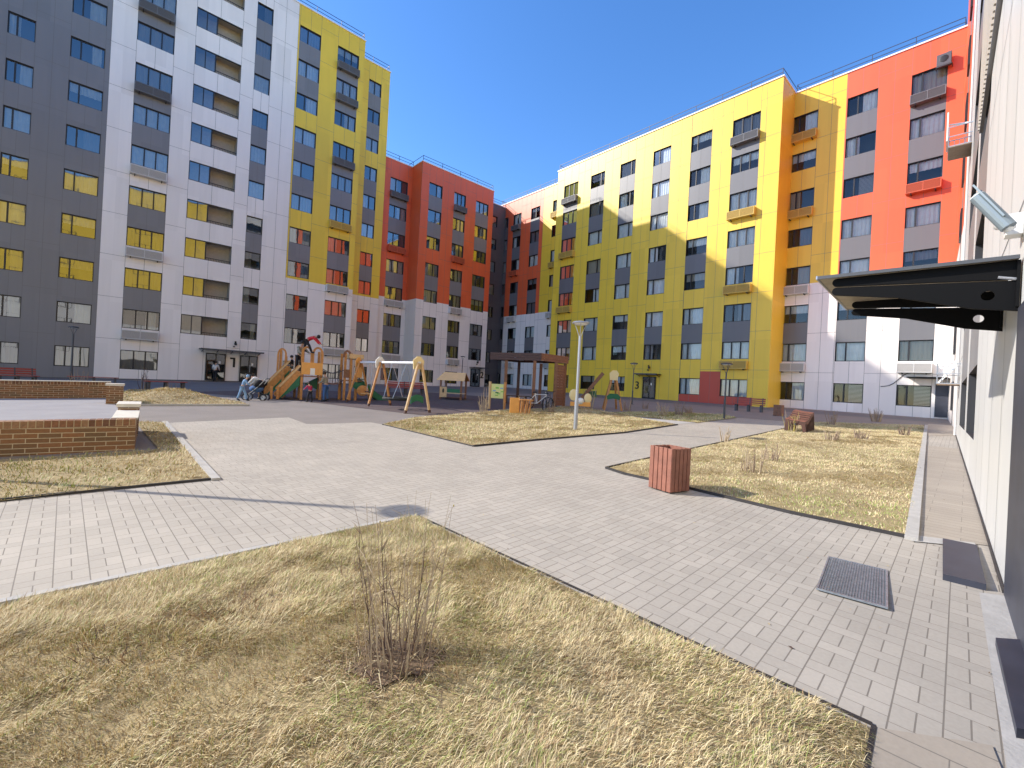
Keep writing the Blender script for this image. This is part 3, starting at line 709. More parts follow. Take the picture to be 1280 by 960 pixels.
# ---- red corner block (set back), yellow block, orange end block on the right
GK[0] = 'glass_clear'
dD, dR, dR2 = 39.1, 36.94, 39.67; zR1 = 2.90; ZTR = 25.85; ZRW = 9.03+CH
rD = thing('apartment_block', 'narrow orange, yellow and white corner block set back between its neighbours', 'building', (NR.x*dD, NR.y*dD, 0), -(math.pi/2+THR))
cD = [dict(x0=-46.6, x1=-45.62, rows=r8, splits=(), grey=set(range(1, 8)), ac={}),
      dict(x0=-44.5, x1=-43.0, rows=r8, splits=(.5,), grey=g8, ac={1: 'ac_white', 3: 'ac_white', 5: 'ac_orange', 7: 'ac_grey'}),
      dict(x0=-41.2, x1=-39.6, rows=r8, splits=(.5,), grey=g8, ac={}),
      dict(x0=-37.45, x1=-36.2, rows=r8, splits=(), grey=(), ac={1: 'ac_white', 3: 'ac_white', 5: 'ac_yellow', 7: 'ac_yellow'})]
def colD(x, z):
    if x < -45.5: return 'p_darkgrey' if z < 23.2+CH-1 else 'p_orange'
    if z < ZRW: return 'p_white'
    return 'p_orange' if x < -39.0 else 'p_yellow'
facade(rD, cD, -47.2, -34.9, gz(0, 56)-.6, ZTR, zR1+.05, 8, colD, (-45.5, -39.0), (ZRW, 23.2+CH-1))
shell(rD, -47.2, -34.9, 12, -1, ZTR, 'p_grey', 'p_yellow')

rR = thing('apartment_block', 'eight storey bright yellow apartment block with entrance three', 'building', (NR.x*dR, NR.y*dR, 0), -(math.pi/2+THR))
def cR(a, b_, y_, d, rows=r8, splits=(.3,), grey=g8, ac=None, **k): return dict(x0=xR(a, y_, d), x1=xR(b_, y_, d), rows=rows, splits=splits, grey=grey, ac=ac or {}, **k)
colsR = [cR(695.1, 712.5, 434, dR, splits=(.34, .67), ac={3: 'ac_yellow', 5: 'ac_yellow', 7: 'ac_grey'}), cR(728.1, 745.3, 432, dR, splits=(.7,)),
         cR(764.3, 783, 431, dR, splits=(.7,)), cR(804.9, 826.6, 430, dR, rows=r8-{1}, splits=(.33,)), cR(851.4, 877, 428.5, dR),
         cR(902.6, 936.6, 427.5, dR, splits=(.34, .67), ac={1: 'ac_yellow', 3: 'ac_yellow', 5: 'ac_yellow', 7: 'ac_grey'})]
xr0 = xR(687, 440, dR)-.05; xr1 = xR(960.3, 480, dR)
rx0, rx1 = xR(848.5, 492, dR), xR(940, 500, dR); cx0, cx1 = colsR[4]['x1'], colsR[5]['x0']
zrb = -.02+CH-.02; zrt = 1.95+CH
def colR(x, z):
    if rx0 < x < rx1 and z < zrb: return 'p_red'
    if cx0-.01 < x < cx1+.01 and z < zrt: return 'p_red'
    return 'p_yellow'
facade(rR, colsR, xr0, xr1, gz(14, 40)-1.0, ZTR, zR1, 8, colR, (rx0, rx1, cx0, cx1), (zrb, zrt))
shell(rR, xr0, xr1, 13, -1, ZTR, 'p_yellow', 'p_yellow', zsplit=None)
zg3 = -.75+CH-.02; xd3 = xR(804, 480, dR)
entrance(rR, xd3, 1.3, zg3, 2.15, 0); small_canopy(rR, xR(798, 462, dR), xR(823, 463, dR)+.3, zg3+2.35, d=.8); numeral(rR, '3', xR(794, 480, dR)-.02, zg3+1.0, .72); wall_lamp(rR, xR(812, 458, dR), 0, zg3+3.0)

rO = thing('apartment_block', 'orange, yellow and white apartment block closing the right end of the yard', 'building', (NR.x*dR2, NR.y*dR2, 0), -(math.pi/2+THR))
xo0 = xr1; xo1 = -2.45; bO = xR(1056.5, 160, dR2); bWy = 8.95+CH
colsO = [cR(975.8, 1008.3, 428.5, dR2, splits=(.3,), grey={2}, ac={1: 'ac_white', 3: 'ac_white', 5: 'ac_yellow', 7: 'ac_yellow'}), cR(1044.3, 1082, 427, dR2, splits=(.35,), grey=g8, blind={1, 6}),
         cR(1123.4, 1167.5, 427, dR2, splits=(.3,), grey=g8, ac={1: 'ac_white', 5: 'ac_orange', 7: 'ac_grey'}, blind={1})]
facade(rO, colsO, xo0, xo1, gz(24, 33)-1.0, ZTR-.05, zR1, 8, lambda x, z: 'p_white' if z < bWy else ('p_yellow' if x < bO else 'p_orange'), (bO,), (bWy,))
shell(rO, xo0, xo1, 13, -1, ZTR-.05, 'p_yellow', 'p_orange', zsplit=bWy, mr2='p_white')
xd4 = xR(1168.5, 505, dR2); d4 = MB(); d4.box(xd4, xo1-.02, -.05, -.004, gz(27, 28.5)+.1, gz(27, 28.5)+2.3, 'navy'); d4.box(xd4, xo1-.02, -.07, -.052, gz(27, 28.5)+2.2, gz(27, 28.5)+2.32, 'frame'); d4.build('door', rO)
cn = MB(); cn.box(xd4-1.3, xo1, -1.3, -.01, gz(27,28.5)+2.55, gz(27,28.5)+2.62, 'black_gloss'); cn.build('canopy', rO)
sn = MB(); pts = [(xR(1100, 500, dR2)+.9*i/8*2, -.03, 2.6+.5*math.tanh((i-4)*.6)+CH-.9) for i in range(9)]; sn.tube(pts, .025, 'steel_dark', 5); sn.build('cable', rO)

# ---- near building along the right edge
TWa = R(43.9); tw = Vector((math.sin(TWa), math.cos(TWa))); P0 = Vector((3.97, 3.53))
rW = thing('near_building', 'pale panel clad building running along the right edge beside the camera', 'building', (P0.x, P0.y, 0), math.atan2(-tw.y, -tw.x))
# local x runs towards the camera, local y goes into the building; x=0 where the dark portal starts
def wx(px, py):     # along-wall position where the line of sight meets the wall plane
    r = ray(px, py); n = Vector((tw.y, -tw.x)); k = (n.dot(P0))/(n.x*r.x+n.y*r.y); p = Vector((r.x*k, r.y*k)); return -(p-P0).dot(tw), CH+r.z*k
xb = -18.8
nw = MB()
w1 = (wx(1209.5, 500)[0], wx(1219.5, 500)[0]); w0 = (wx(1200.8, 500)[0], wx(1207.5, 500)[0])
zt = wx(1220, 457)[1]; zbm = wx(1215, 548)[1]
wins = [(w0[0], w0[1]), (w1[0], w1[1])]
edges = [xb, w0[0], w0[1], w1[0], w1[1], 0.0]
ZN = 27.5
rows_n = [(zbm+3.0*k, zt+3.0*k) for k in range(9)]
for i in range(5):
    a, b_ = edges[i], edges[i+1]
    if i in (1, 3):
        z = -.5
        for (p, q) in rows_n:
            nw.quad((a, 0, z), (b_, 0, z), (b_, 0, p), (a, 0, p), 'p_near' if z < 0 else 'p_grey'); z = q
            for quad in (((a,0,p),(b_,0,p),(b_,.2,p),(a,.2,p)), ((a,0,q),(b_,0,q),(b_,.2,q),(a,.2,q)), ((a,0,p),(a,.2,p),(a,.2,q),(a,0,q)), ((b_,0,p),(b_,.2,p),(b_,.2,q),(b_,0,q))): nw.quad(*quad, 'reveal')
        nw.quad((a, 0, z), (b_, 0, z), (b_, 0, ZN), (a, 0, ZN), 'p_near')
    else:
        up_m = 'p_yellow' if i >= 2 else 'p_near'
        nw.quad((a, 0, -.5), (b_, 0, -.5), (b_, 0, 8.9+CH), (a, 0, 8.9+CH), 'p_near'); nw.quad((a, 0, 8.9+CH), (b_, 0, 8.9+CH), (b_, 0, ZN), (a, 0, ZN), up_m)
nw.quad((0, 0, 2.36), (30, 0, 2.36), (30, 0, 8.9+CH), (0, 0, 8.9+CH), 'p_near'); nw.quad((4.2, 0, -.5), (30, 0, -.5), (30, 0, 2.36), (4.2, 0, 2.36), 'p_near'); nw.quad((0, 0, 8.9+CH), (30, 0, 8.9+CH), (30, 0, ZN), (0, 0, ZN), 'p_yellow')
nw.quad((xb, 0, -.5), (xb, .9, -.5), (xb, .9, ZN), (xb, 0, ZN), 'p_near')
nw.build('wall', rW)
bf = MB(); bf.prism([(xb, -.02, -.3), (0, -.02, -.3), (0, -.02, gz(P0.x, P0.y)+.03), (xb, -.02, gz(17, 17)+.05)], (0, .015, 0), 'edging'); bf.build('base_flashing', rW)
pt = MB(); pt.box(.03, 4.2, -.015, .3, -.3, 2.355, 'navy'); pt.build('entrance_portal', rW)
jn = MB()
t = xb+.6
while t < -.05:
    if not any(a-.05 < t < b_+.05 for a, b_ in wins): jn.quad((t-.008, -.003, -.3), (t+.008, -.003, -.3), (t+.008, -.003, ZN), (t-.008, -.003, ZN), 'joint')
    t += 1.22
for k in range(9): 
    zz = zt+.9+3*k; jn.quad((xb, -.0035, zz-.008), (w0[0], -.0035, zz-.008), (w0[0], -.0035, zz+.008), (xb, -.0035, zz+.008), 'joint'); jn.quad((w1[1], -.0035, zz-.008), (4, -.0035, zz-.008), (4, -.0035, zz+.008), (w1[1], -.0035, zz+.008), 'joint')
jn.build('panel_joint', rW)
for (a, b_) in wins:
    fm, pm = window_meshes(b_-a, rows_n[0][1]-rows_n[0][0], (.5,), 1)
    for (p, q) in rows_n: f = add('window', fm, rW, (a, .05, p)); add('pane', pm, f)
rm = MB(); rm.quad((xb+.1, .9, -.3), (12, .9, -.3), (12, .9, ZN-.2), (xb+.1, .9, ZN-.2), 'dim_room'); rm.build('dim_backing', rW)  # dark sheet, painted as dim interior behind the glass
# far stretch of the same building, set back a little, orange above
yf = .12; xf = 0
P2w = onplane(1184, 500, NR, TR, dR2)
far_x = -((NR.x*dR2+TR.x*2.45-P0.x)*tw.x + (NR.y*dR2+TR.y*2.45-P0.y)*tw.y)
far_y = ((NR.x*dR2+TR.x*2.45-P0.x)*tw.y - (NR.y*dR2+TR.y*2.45-P0.y)*tw.x)
fz = MB(); zo = 8.9+CH
def fy(x): return yf + (far_y-yf)*(x-xb)/(far_x-xb)
wfar = [(far_x*.62+xb*.38, far_x*.54+xb*.46), (far_x*.16+xb*.84, far_x*.06+xb*.94)]
ed = [far_x, wfar[0][0], wfar[0][1], wfar[1][0], wfar[1][1], xb]
for i in range(5):
    a, b_ = ed[i], ed[i+1]
    for (z0_, z1_, m) in ((-.5, zo, 'p_white'), (zo, ZN, 'p_orange')):
        if i in (1, 3): m = 'p_grey'
        fz.quad((a, fy(a), z0_), (b_, fy(b_), z0_), (b_, fy(b_), z1_), (a, fy(a), z1_), m)
fz.build('far_wall', rW)
for (a, b_) in wfar:
    fm, pm = window_meshes(math.hypot(b_-a, fy(b_)-fy(a)), 1.5, (.5,), 2)
    for k in range(9): f = add('window', fm, rW, (a, fy(a)-.16, zR1-1.5+3*k), math.atan2(fy(b_)-fy(a), b_-a)); add('pane', pm, f)
cr = MB(); cr.tube([(xb-.15, -.03, -.2), (xb-.15, -.03, ZN)], .045, 'cloth_white', 8); cr.build('drainpipe', rW)
rf = MB(); rf.box(far_x, 30, 0.25, 12, ZN, ZN+.2, 'roof'); rf.build('roof', rW)
# upper bay with ribbed cladding above the camera, its underside seen from below
bxx, bzz = wx(1229, 166)
bay = MB(); zb0 = bzz; x0b = bxx
bay.box(x0b, 6, -.06, -.002, zb0, zb0+.06, 'cur_grey')
bay.box(x0b, 6, -.05, -.003, zb0+.06, 8.8+CH, 'p_clad')
bxx = x0b
t = x0b
while t < 5: bay.box(t, t+.06, -.085, -.051, zb0+.06, 8.8+CH, 'p_clad'); t += .16
bay.build('ribbed_bay', rW)
for ci in range(7):  # out-of-view windows added to break up reflections seen in the left block
    for k in range(8):
        xw = 1.0+4.1*ci; zw = 3.1+3.0*k
        if zw < 4 and xw < 5: continue
        fm, pm = window_meshes(2.0, 1.4, (.35,), 3); f = add('window', fm, rW, (xw, -.10, zw)); add('pane', pm, f)
        q = MB() if (ci, k) == (0, 1) else None
        if q: q.quad((.02, .101, .02), (1.98, .101, .02), (1.98, .101, 1.38), (.02, .101, 1.38), 'dim_room'); BACK = q.mesh('backing')
        if 'BACK' in globals(): add('backing', BACK, f, (0, -.0, 0))
# steps
st = MB(); a, b_ = wx(1241, 676)[0], -.02
st.box(a, 0.05, -.36, -.11, -.1, .16, 'navy'); 
stp = st.build('doorstep', rW)
ds2 = G2((1244,808),(1300,812),(1300,930),(1270,925)); q = MB(); q.prism([(x, y, gz(x, y)+.005) for x, y in ds2], (0, 0, .05), 'navy')
tag(q.build('doormat'), 'dark grey doormat slab on the concrete at the lower right edge', 'mat')

# canopy over the near entrance: thin sheet on two slotted black brackets
def atz(px, py, z): r = ray(px, py); k = (z-CH)/r.z; return Vector((r.x*k, r.y*k, z))
ZC = 2.75
c1 = atz(1022, 348, ZC); c2 = atz(1068, 386, ZC)
nin = Vector((tw.y, -tw.x, 0)); dist = (Vector((P0.x, P0.y, 0))-c1).dot(nin)
t3 = Vector((tw.x, tw.y, 0)); Lc = (c2-c1).dot(t3)
rC = thing('entrance_canopy', 'dusty flat entrance canopy on black slotted brackets beside the camera', 'canopy', (c1.x, c1.y, ZC), math.atan2(nin.y, nin.x))
# local x into the wall, local y away from camera along the wall
cs = MB(); cs.box(0, dist-.02, 0, Lc, 0, .012, 'canopy_sheet'); cs.build('sheet', rC)
eg = MB(); eg.box(-.012, 0, -.01, Lc+.01, -.012, .022, 'steel'); eg.box(0, dist-.02, -.012, -.001, -.012, .018, 'steel_dark'); eg.box(0, dist-.02, Lc+.001, Lc+.012, -.012, .022, 'steel'); eg.build('edge_trim', rC)
def plate(name, outer, holes, th, m, parent, y):
    cu = bpy.data.curves.new('c', 'CURVE'); cu.dimensions = '2D'; cu.fill_mode = 'BOTH'; cu.extrude = th/2; cu.bevel_depth = .002
    for loop in [outer]+holes:
        sp = cu.splines.new('POLY'); sp.points.add(len(loop)-1); sp.use_cyclic_u = True
        for p_, q_ in zip(sp.points, loop): p_.co = (q_[0], q_[1], 0, 1)
    ob = bpy.data.objects.new('c', cu); COL.objects.link(ob); dg = bpy.context.evaluated_depsgraph_get()
    me = bpy.data.meshes.new_from_object(ob.evaluated_get(dg)); bpy.data.objects.remove(ob)
    me.materials.clear(); me.materials.append(MATS[m])
    o = bpy.data.objects.new(name, me); COL.objects.link(o); o.parent = parent; o.location = (0, y, 0); o.rotation_euler = (R(90), 0, 0); return o
def arc(cx, cz, r, a0, a1, n=10): return [(cx+r*math.cos(R(a0+(a1-a0)*i/n)), cz+r*math.sin(R(a0+(a1-a0)*i/n))) for i in range(n+1)]
for yy in (.04*Lc, .72*Lc):
    D_ = dist-.01
    up_ = arc(.15, -.047, .037, 90, 270)+[(D_*.6, -.125), (D_, -.16), (D_, -.008), (.15, -.01)]
    lo_ = arc(.15, -.132, .037, 90, 270)+[(D_*.45, -.235), (D_*.8, -.37), (D_, -.41), (D_, -.172), (D_*.6, -.137)]
    b_ = plate('bracket', up_, [], .022, 'black_gloss', rC, yy)
    plate('bracket', lo_, [arc(D_-.17, -.275, .042, 0, 345, 14)], .022, 'black_gloss', rC, yy+.004)
    bt = MB(); bt.box(D_-.02, D_, yy-.05, yy+.05, -.38, -.02, 'black_gloss'); bt.build('wall_plate', rC)
    rd = MB(); rd.tube([(D_-.12, yy-.02, -.135), (D_-.02, yy-.02, -.16)], .012, 'steel', 8); rd.build('tie_rod', rC)

# security camera on its white junction box, fixed to the near wall
r_ = ray(1272, 280); w_, z_ = wx(1279, 281); pc = P0 - tw*w_
scm = thing('security_camera', 'grey bullet security camera on a white junction box on the near wall', 'camera', (pc.x, pc.y, z_), 0)
L0 = Vector((pc.x, pc.y, z_)); ww = Vector((tw.x, tw.y, 0)); nn = Vector((tw.y, -tw.x, 0))
def rl(px, py, dep): r = ray(px, py); return Vector((r.x*dep, r.y*dep, CH+r.z*dep))-L0
e0 = rl(1261, 284, 3.35); e1 = rl(1222, 246, 3.5); dv = (e1-e0).normalized()
Mb = Matrix((ww, nn, Vector((0,0,1)))).transposed().to_4x4()
jb = MB(); jb.box(-.07, .07, -.10, -.001, -.085, .085, 'white_plastic', Mb); jb.build('junction_box', scm, bevel=.006)
arm = MB(); arm.tube([-nn*.09, -nn*.14+Vector((0,0,.01)), e0*.8-dv*.0, e0+dv*.02-Vector((0,0,.03))], .024, 'white_plastic', 8); arm.build('mounting_arm', scm, smooth=True)
bd = MB(); bd.tube([e0, e1], .048, 'cam_body', 16); bd.build('camera_body', scm)
up3 = Vector((0,0,1)); sh = MB(); sh.bar(e0+dv*.03+up3*.052, e1+dv*.03+up3*.056, .125, .012, 'cam_body'); sh.bar(e0+dv*.03+up3*.03+dv.cross(up3).normalized()*.062, e1+dv*.03+up3*.03+dv.cross(up3).normalized()*.062, .008, .05, 'cam_body'); sh.build('sun_shield', scm)
lr = MB(); lr.tube([e1+dv*.001, e1+dv*.008], .045, 'white_plastic', 14); lr.tube([e1+dv*.009, e1+dv*.014], .03, 'black_gloss', 14); lr.build('lens', scm)

# wall cages with bits of metal on the near building and beside it
def cage(x, y, z, lab, panel_up=False):
    p = P0 - tw*x; n_ = Vector((tw.y, -tw.x)); p = p + n_*y
    t = thing('wall_cage', lab, 'metal cage', (p.x, p.y, z), math.atan2(-tw.y, -tw.x))
    f = MB()
    for zz in (0, .35, .7):
        f.box(-.6, .6, -.62, -.59, zz, zz+.03, 'steel'); f.box(-.6, -.57, -.59, 0, zz, zz+.03, 'steel'); f.box(.57, .6, -.59, 0, zz, zz+.03, 'steel')
    for i in range(9): xx = -.6+1.17*i/8; f.box(xx, xx+.02, -.61, -.595, .03, .7, 'steel')
    for i in range(5): yy = -.6+.55*i/4; f.box(-.598, -.585, yy, yy+.02, .03, .7, 'steel')
    f.build('frame', t)
    f2 = MB(); f2.box(-.6, .6, -.6, 0, -.03, -.002, 'twig'); f2.build('floor', t)
    if panel_up:
        q = MB(); q.box(-.55, .45, -.67, -.63, .30, 1.35, 'white_plastic'); q.build('panel', t); q = MB(); q.tube([(-.5,-.6,1.3),(.2,-.1,.9)], .03, 'white_plastic', 6); q.build('strut', t)
    else:
        q = MB()
        for i in range(6): q.bar((-.5+.16*i, -.55, .05), (-.1+.1*i, -.1, .9-.05*i), .04, .05, 'white_plastic')
        q.build('slat', t)
    return t
cage(xb+1.2, 0, CH+(510-185)/FPX*16.2, 'upper metal wall cage with a white panel propped on it', True)
cage(xb+1.2, 0, CH+(510-481)/FPX*16.2+.0, 'lower metal wall cage above the ground windows, holding loose pale slats')
def dish(px, py, d, lab):
    xx, zz = -onplane(px, py, NR, TR, d)[0], onplane(px, py, NR, TR, d)[1]
    p = NR*d - TR*xx*1.0
    t = thing('air_conditioner', lab, 'air conditioner', (p.x, p.y, zz), -(math.pi/2+THR))
    b = MB(); b.box(-.35, .35, -.5, -.15, -.4, .35, 'cloth_grey'); b.build('case', t, bevel=.02)
    b = MB(); b.ball((0, -.51, 0), (.22, .02, .22), 'black', 14, 6); b.build('fan', t)
    b = MB(); b.box(-.4, -.36, -.5, -.01, -.46, -.41, 'steel_dark'); b.box(.36, .4, -.5, -.01, -.46, -.41, 'steel_dark'); b.box(-.4,.4,-.5,-.46,-.46,-.41,'steel_dark'); b.build('bracket', t)
dish(1181, 78, dR2, 'dark air conditioning unit high on the orange wall under the roof edge')

# ------------------------------------------------------------------ brick walls of the terrace
def brick_wall(name, label, a, b_, h, th, header=True, cap=True):
    a = Vector((*a, gz(*a)-.1)); b_ = Vector((*b_, gz(*b_)-.1)); L = (b_-a).xy.length
    t = thing(name, label, 'brick wall', a, math.atan2((b_-a).y, (b_-a).x)); dz = (b_.z-a.z)
    def pf(x0, x1, y0, y1, z0, z1, m, nm, uvs=True):
        mb = MB(); s_ = dz/L; P = []
        for (x, y, z) in [(x0,y0,z0),(x1,y0,z0),(x1,y1,z0),(x0,y1,z0),(x0,y0,z1),(x1,y0,z1),(x1,y1,z1),(x0,y1,z1)]: P.append((x, y, z+s_*x))
        for f in ((0,3,2,1),(4,5,6,7),(0,1,5,4),(1,2,6,5),(2,3,7,6),(3,0,4,7)): mb.quad(*[P[i] for i in f], m)
        o = mb.build(nm, t); me = o.data; uvl = me.uv_layers.new(name='UVMap')
        for p in me.polygons:
            n_ = p.normal
            for li in p.loop_indices:
                v = me.vertices[me.loops[li].vertex_index].co
                uvl.data[li].uv = (v.x, v.z) if abs(n_.y) > .7 else ((v.y+.13, v.z) if abs(n_.x) > .7 else (v.x, v.y))
        return o
    hh = .115 if header else 0
    pf(0, L, 0, th, 0, .1+h-hh, 'brick', 'brickwork')
    if header:
        mb = MB(); n = int(L/.084)
        mbm = MB(); s_ = dz/L
        for i in range(n):
            x = L*i/n; w = L/n; zt_ = .1+h+s_*x; m = random.choice(['hd1', 'hd2', 'hd3'])
            mb.box(x+.006, x+w-.006, -.004, th+.004, zt_-hh+.008, zt_, m)
        o1 = mb.build('header_course', t)
        pf(.0, L, .002, th-.002, .1+h-hh+.0005, .1+h-.006, 'mortar', 'mortar_bed')
    if cap: pf(-.02, L+.02, -.025, th+.025, .1+h+.001, .1+h+.03, 'cap_stone', 'coping')
    return t
mat('hd1', (.22, .10, .05), .85, noise=.3, nscale=20); mat('hd2', (.15, .07, .04), .85, noise=.3, nscale=20); mat('hd3', (.27, .15, .08), .85, noise=.3, nscale=20); mat('mortar', (.5, .4, .27), .9)
n0 = g(168, 562.5); dirn = Vector((-.705, -.709)); 
W0 = (n0.x, n0.y); W1 = (n0.x-5.5*.78, n0.y-5.5*.60)
_w = g(0, 571.5); dw = (Vector((_w.x, _w.y))-n0.xy).normalized(); W1 = (n0.x+dw.x*6, n0.y+dw.y*6)
brick_wall('brick_wall', 'low tan brick wall with a header course nearest the camera at left', W1, W0, .53, .25, True, False)
perp = Vector((-dw.y, dw.x)); perp = perp if perp.y > 0 else -perp
q0 = g(140, 516); q1 = g(143, 506)
def cap_block(name, label, c_, w, d, z0, z1, rz, m='cap_stone', brickh=0):
    t = thing(name, label, 'coping' if not brickh else 'brick pier', (c_[0], c_[1], 0), rz)
    if brickh:
        mb = MB(); mb.box(-w/2, w/2, -d/2, d/2, gz(*c_)-.05, z0, 'brick'); o = mb.build('brickwork', t); uvl = o.data.uv_layers.new(name='UVMap')
        for p in o.data.polygons:
            for li in p.loop_indices:
                v = o.data.vertices[o.data.loops[li].vertex_index].co; uvl.data[li].uv = (v.x+v.y*(1 if abs(p.normal.x) > .7 else 0), v.z)
    mb = MB(); mb.box(-w/2-.03, w/2+.03, -d/2-.03, d/2+.03, z0+.001, z1, m); mb.build('cap', t, bevel=.008); return t
rzw = math.atan2(dw.y, dw.x)
# the wall returns away from the camera with stepped copings
s0 = Vector(W0)+perp*.30+dw*.16; s1 = Vector(W0)+perp*3.0+dw*.16
z_n = gz(*W0)+.53
brick_wall('brick_wall', 'short brick return wall with stepped pale copings behind the near wall', tuple(Vector(W0)+perp*.27), tuple(Vector(W0)+perp*1.75), .50, .30, False, True)
cb = Vector(W0)+perp*2.2+dw*.15
cap_block('coping_block', 'raised square pale coping block on the brick return wall', cb, .32, .8, z_n+.07, z_n+.14, rzw, brickh=.5)
pr = g(143, 505); cap_block('brick_pier', 'brick pier with a pale stone cap at the end of the far brick wall', (pr.x, pr.y), .42, .42, gz(pr.x, pr.y)+.62, gz(pr.x, pr.y)+.70, rzw, brickh=.6)
fw0 = g(137, 498); fw1 = g(0, 498.5); df = (fw1-fw0).xy.normalized(); fwe = (fw0.x+df.x*12, fw0.y+df.y*12)
brick_wall('brick_wall', 'long dark brown brick wall across the far side of the grey terrace', fwe, (fw0.x, fw0.y), .62, .25, True, True)
sheet('terrace', [W0, (W0[0]+perp.x*2, W0[1]+perp.y*2), tuple(g(143,505)[:2]), (fw0.x, fw0.y), fwe, (fwe[0]-8, fwe[1]-14), (W1[0]-6, W1[1]-5), W1], .012, 'terrace')
cb2 = g(2, 545); cp = thing('coping_block', 'white coping slab at the left frame edge on the near wall', 'coping', (W1[0]*.42+W0[0]*.58-.62, W1[1]*.42+W0[1]*.58+.2, z_n), rzw)
m_ = MB(); m_.box(-.3, .3, -.15, .15, -.02, .06, 'cap_stone'); m_.build('slab', cp, bevel=.006)

# ------------------------------------------------------------------ street lamps
def lamp(px, py, h, label, m='steel', grp='street lamps of the courtyard', loc=None, r=.045):
    p = g(px, py) if loc is None else Vector((*loc, gz(*loc)))
    t = thing('street_lamp', label, 'street lamp', (p.x, p.y, p.z), 0, grp)
    q = MB(); q.tube([(0,0,0), (0,0,.9), (0,0,.92), (0,0,h-.42)], [r*1.35, r*1.35, r, r*.9], m, 12); q.box(-.11, .11, -.11, .11, 0, .012, m); q.build('pole', t, smooth=False)
    a = MB()
    for k in range(3):
        an = 2*math.pi*k/3+.4; c_, s_ = math.cos(an), math.sin(an)
        a.tube([(.03*c_, .03*s_, h-.44), (.05*c_, .05*s_, h-.38), (.19*c_, .19*s_, h-.06)], .012, m, 6)
    a.build('arm', t)
    d = MB(); d.tube([(0,0,h-.06), (0,0,h-.03), (0,0,h), (0,0,h+.03)], [.245, .26, .22, .06], m, 22); d.build('lamp_head', t, smooth=False)
    l_ = MB(); l_.tube([(0,0,h-.085), (0,0,h-.061)], [.17, .2], 'white_plastic', 18); l_.build('diffuser', t)
    return t
lamp(719, 538, 3.25, 'tall silver street lamp on the island lawn, closest in view')
lamp(790, 505.5, 2.75, 'thin dark street lamp beside entrance three', 'steel_dark', r=.035)
lamp(905, 524, 2.55, 'dark street lamp in front of the red wall patch and bench', 'steel_dark', r=.035)
lamp(88.5, 477.5, 3.35, 'dark street lamp standing against the grey wall at far left', 'steel_dark', r=.05)
lamp(576.5, 485, 3.4, 'dark street lamp just behind the small playhouse', 'steel_dark', r=.04)
lamp(0, 0, 4.15, 'street lamp left of the view whose shadow crosses the paving', loc=(-.96-4.15/math.tan(SUN_EL), 4.93+4.15/math.tan(SUN_EL)*.089), r=.05)

# ------------------------------------------------------------------ benches and bins
def bench(px0, py0, px1, py1, label, back=True, m='bench_red'):
    a = g(px0, py0); b_ = g(px1, py1); d = b_-a; L = d.xy.length; c_ = (a+b_)/2
    t = thing('bench', label, 'bench', c_, math.atan2(d.y, d.x), 'slatted benches')
    def slats(name, y0, z0, n, dy, dz, tilt=0):
        s_ = MB()
        for i in range(n): s_.box(-L/2, L/2, y0+dy*i, y0+dy*i+(.085 if dz == 0 else .03), z0+dz*i, z0+dz*i+(.035 if dz == 0 else .085), m)
        s_.build(name, t)
    slats('seat', -.22, .42, 4, .105, 0)
    if back: slats('backrest', .22, .50, 3, .015, .12)
    for x in (-L/2+.15, 0, L/2-.15):
        q = MB(); q.box(x-.05, x+.05, -.2, -.12, 0, .418, 'steel_dark'); q.box(x-.05, x+.05, .12, .2, 0, .418, 'steel_dark'); q.box(x-.05, x+.05, -.2, .2, .36, .418, 'steel_dark')
        if back: q.bar((x, .20, .4), (x, .262, .85), .05, .03, 'steel_dark')
        q.build('leg', t)
    return t
bench(917, 513, 955, 516, 'red slatted bench with backrest against the red and yellow wall')
bench(-8, 480, 47, 480, 'red bench behind the brick wall at the left frame edge')
bench(84, 480.5, 148, 481.5, 'dark red bench behind the brick wall next to the pier', False)
bench(180, 487.5, 232, 487.5, 'dark red bench on the paving behind the earth mound, left of entrance one', False)
bench(482, 493, 530, 493.5, 'dark red bench behind the basket swing')
# wave-shaped rib lounger
wb = g(1000, 540); t = thing('wave_bench', 'wave shaped wooden rib bench on the edge of the right lawn', 'bench', wb, R(47)); t.scale = (1, .75, 1)
n = 9
for i in range(n):
    u = -.75+1.5*i/(n-1); zt = .42+.30/(1+math.exp(-(u+.0)*5)); q = MB()
    q.prism([(u-.03, -.42, 0), (u-.03, -.30, 0), (u-.03, -.22, zt-.16), (u-.03, .2, zt-.10), (u-.03, .33, 0), (u-.03, .45, 0), (u-.03, .42, zt+.04), (u-.03, .1, zt), (u-.03, -.36, zt-.03)], (.05, 0, 0), 'wood_dark'); q.prism([(u-.03, -.36, zt-.028), (u-.03, .1, zt+.002), (u-.03, .42, zt+.042), (u-.03, .42, zt+.062), (u-.03, .1, zt+.022), (u-.03, -.36, zt-.008)], (.05, 0, 0), 'bin_slat'); q.build('rib', t)
q = MB(); q.box(-.9, .9, -.02, .02, .28, .33, 'steel_dark'); q.build('stretcher', t)

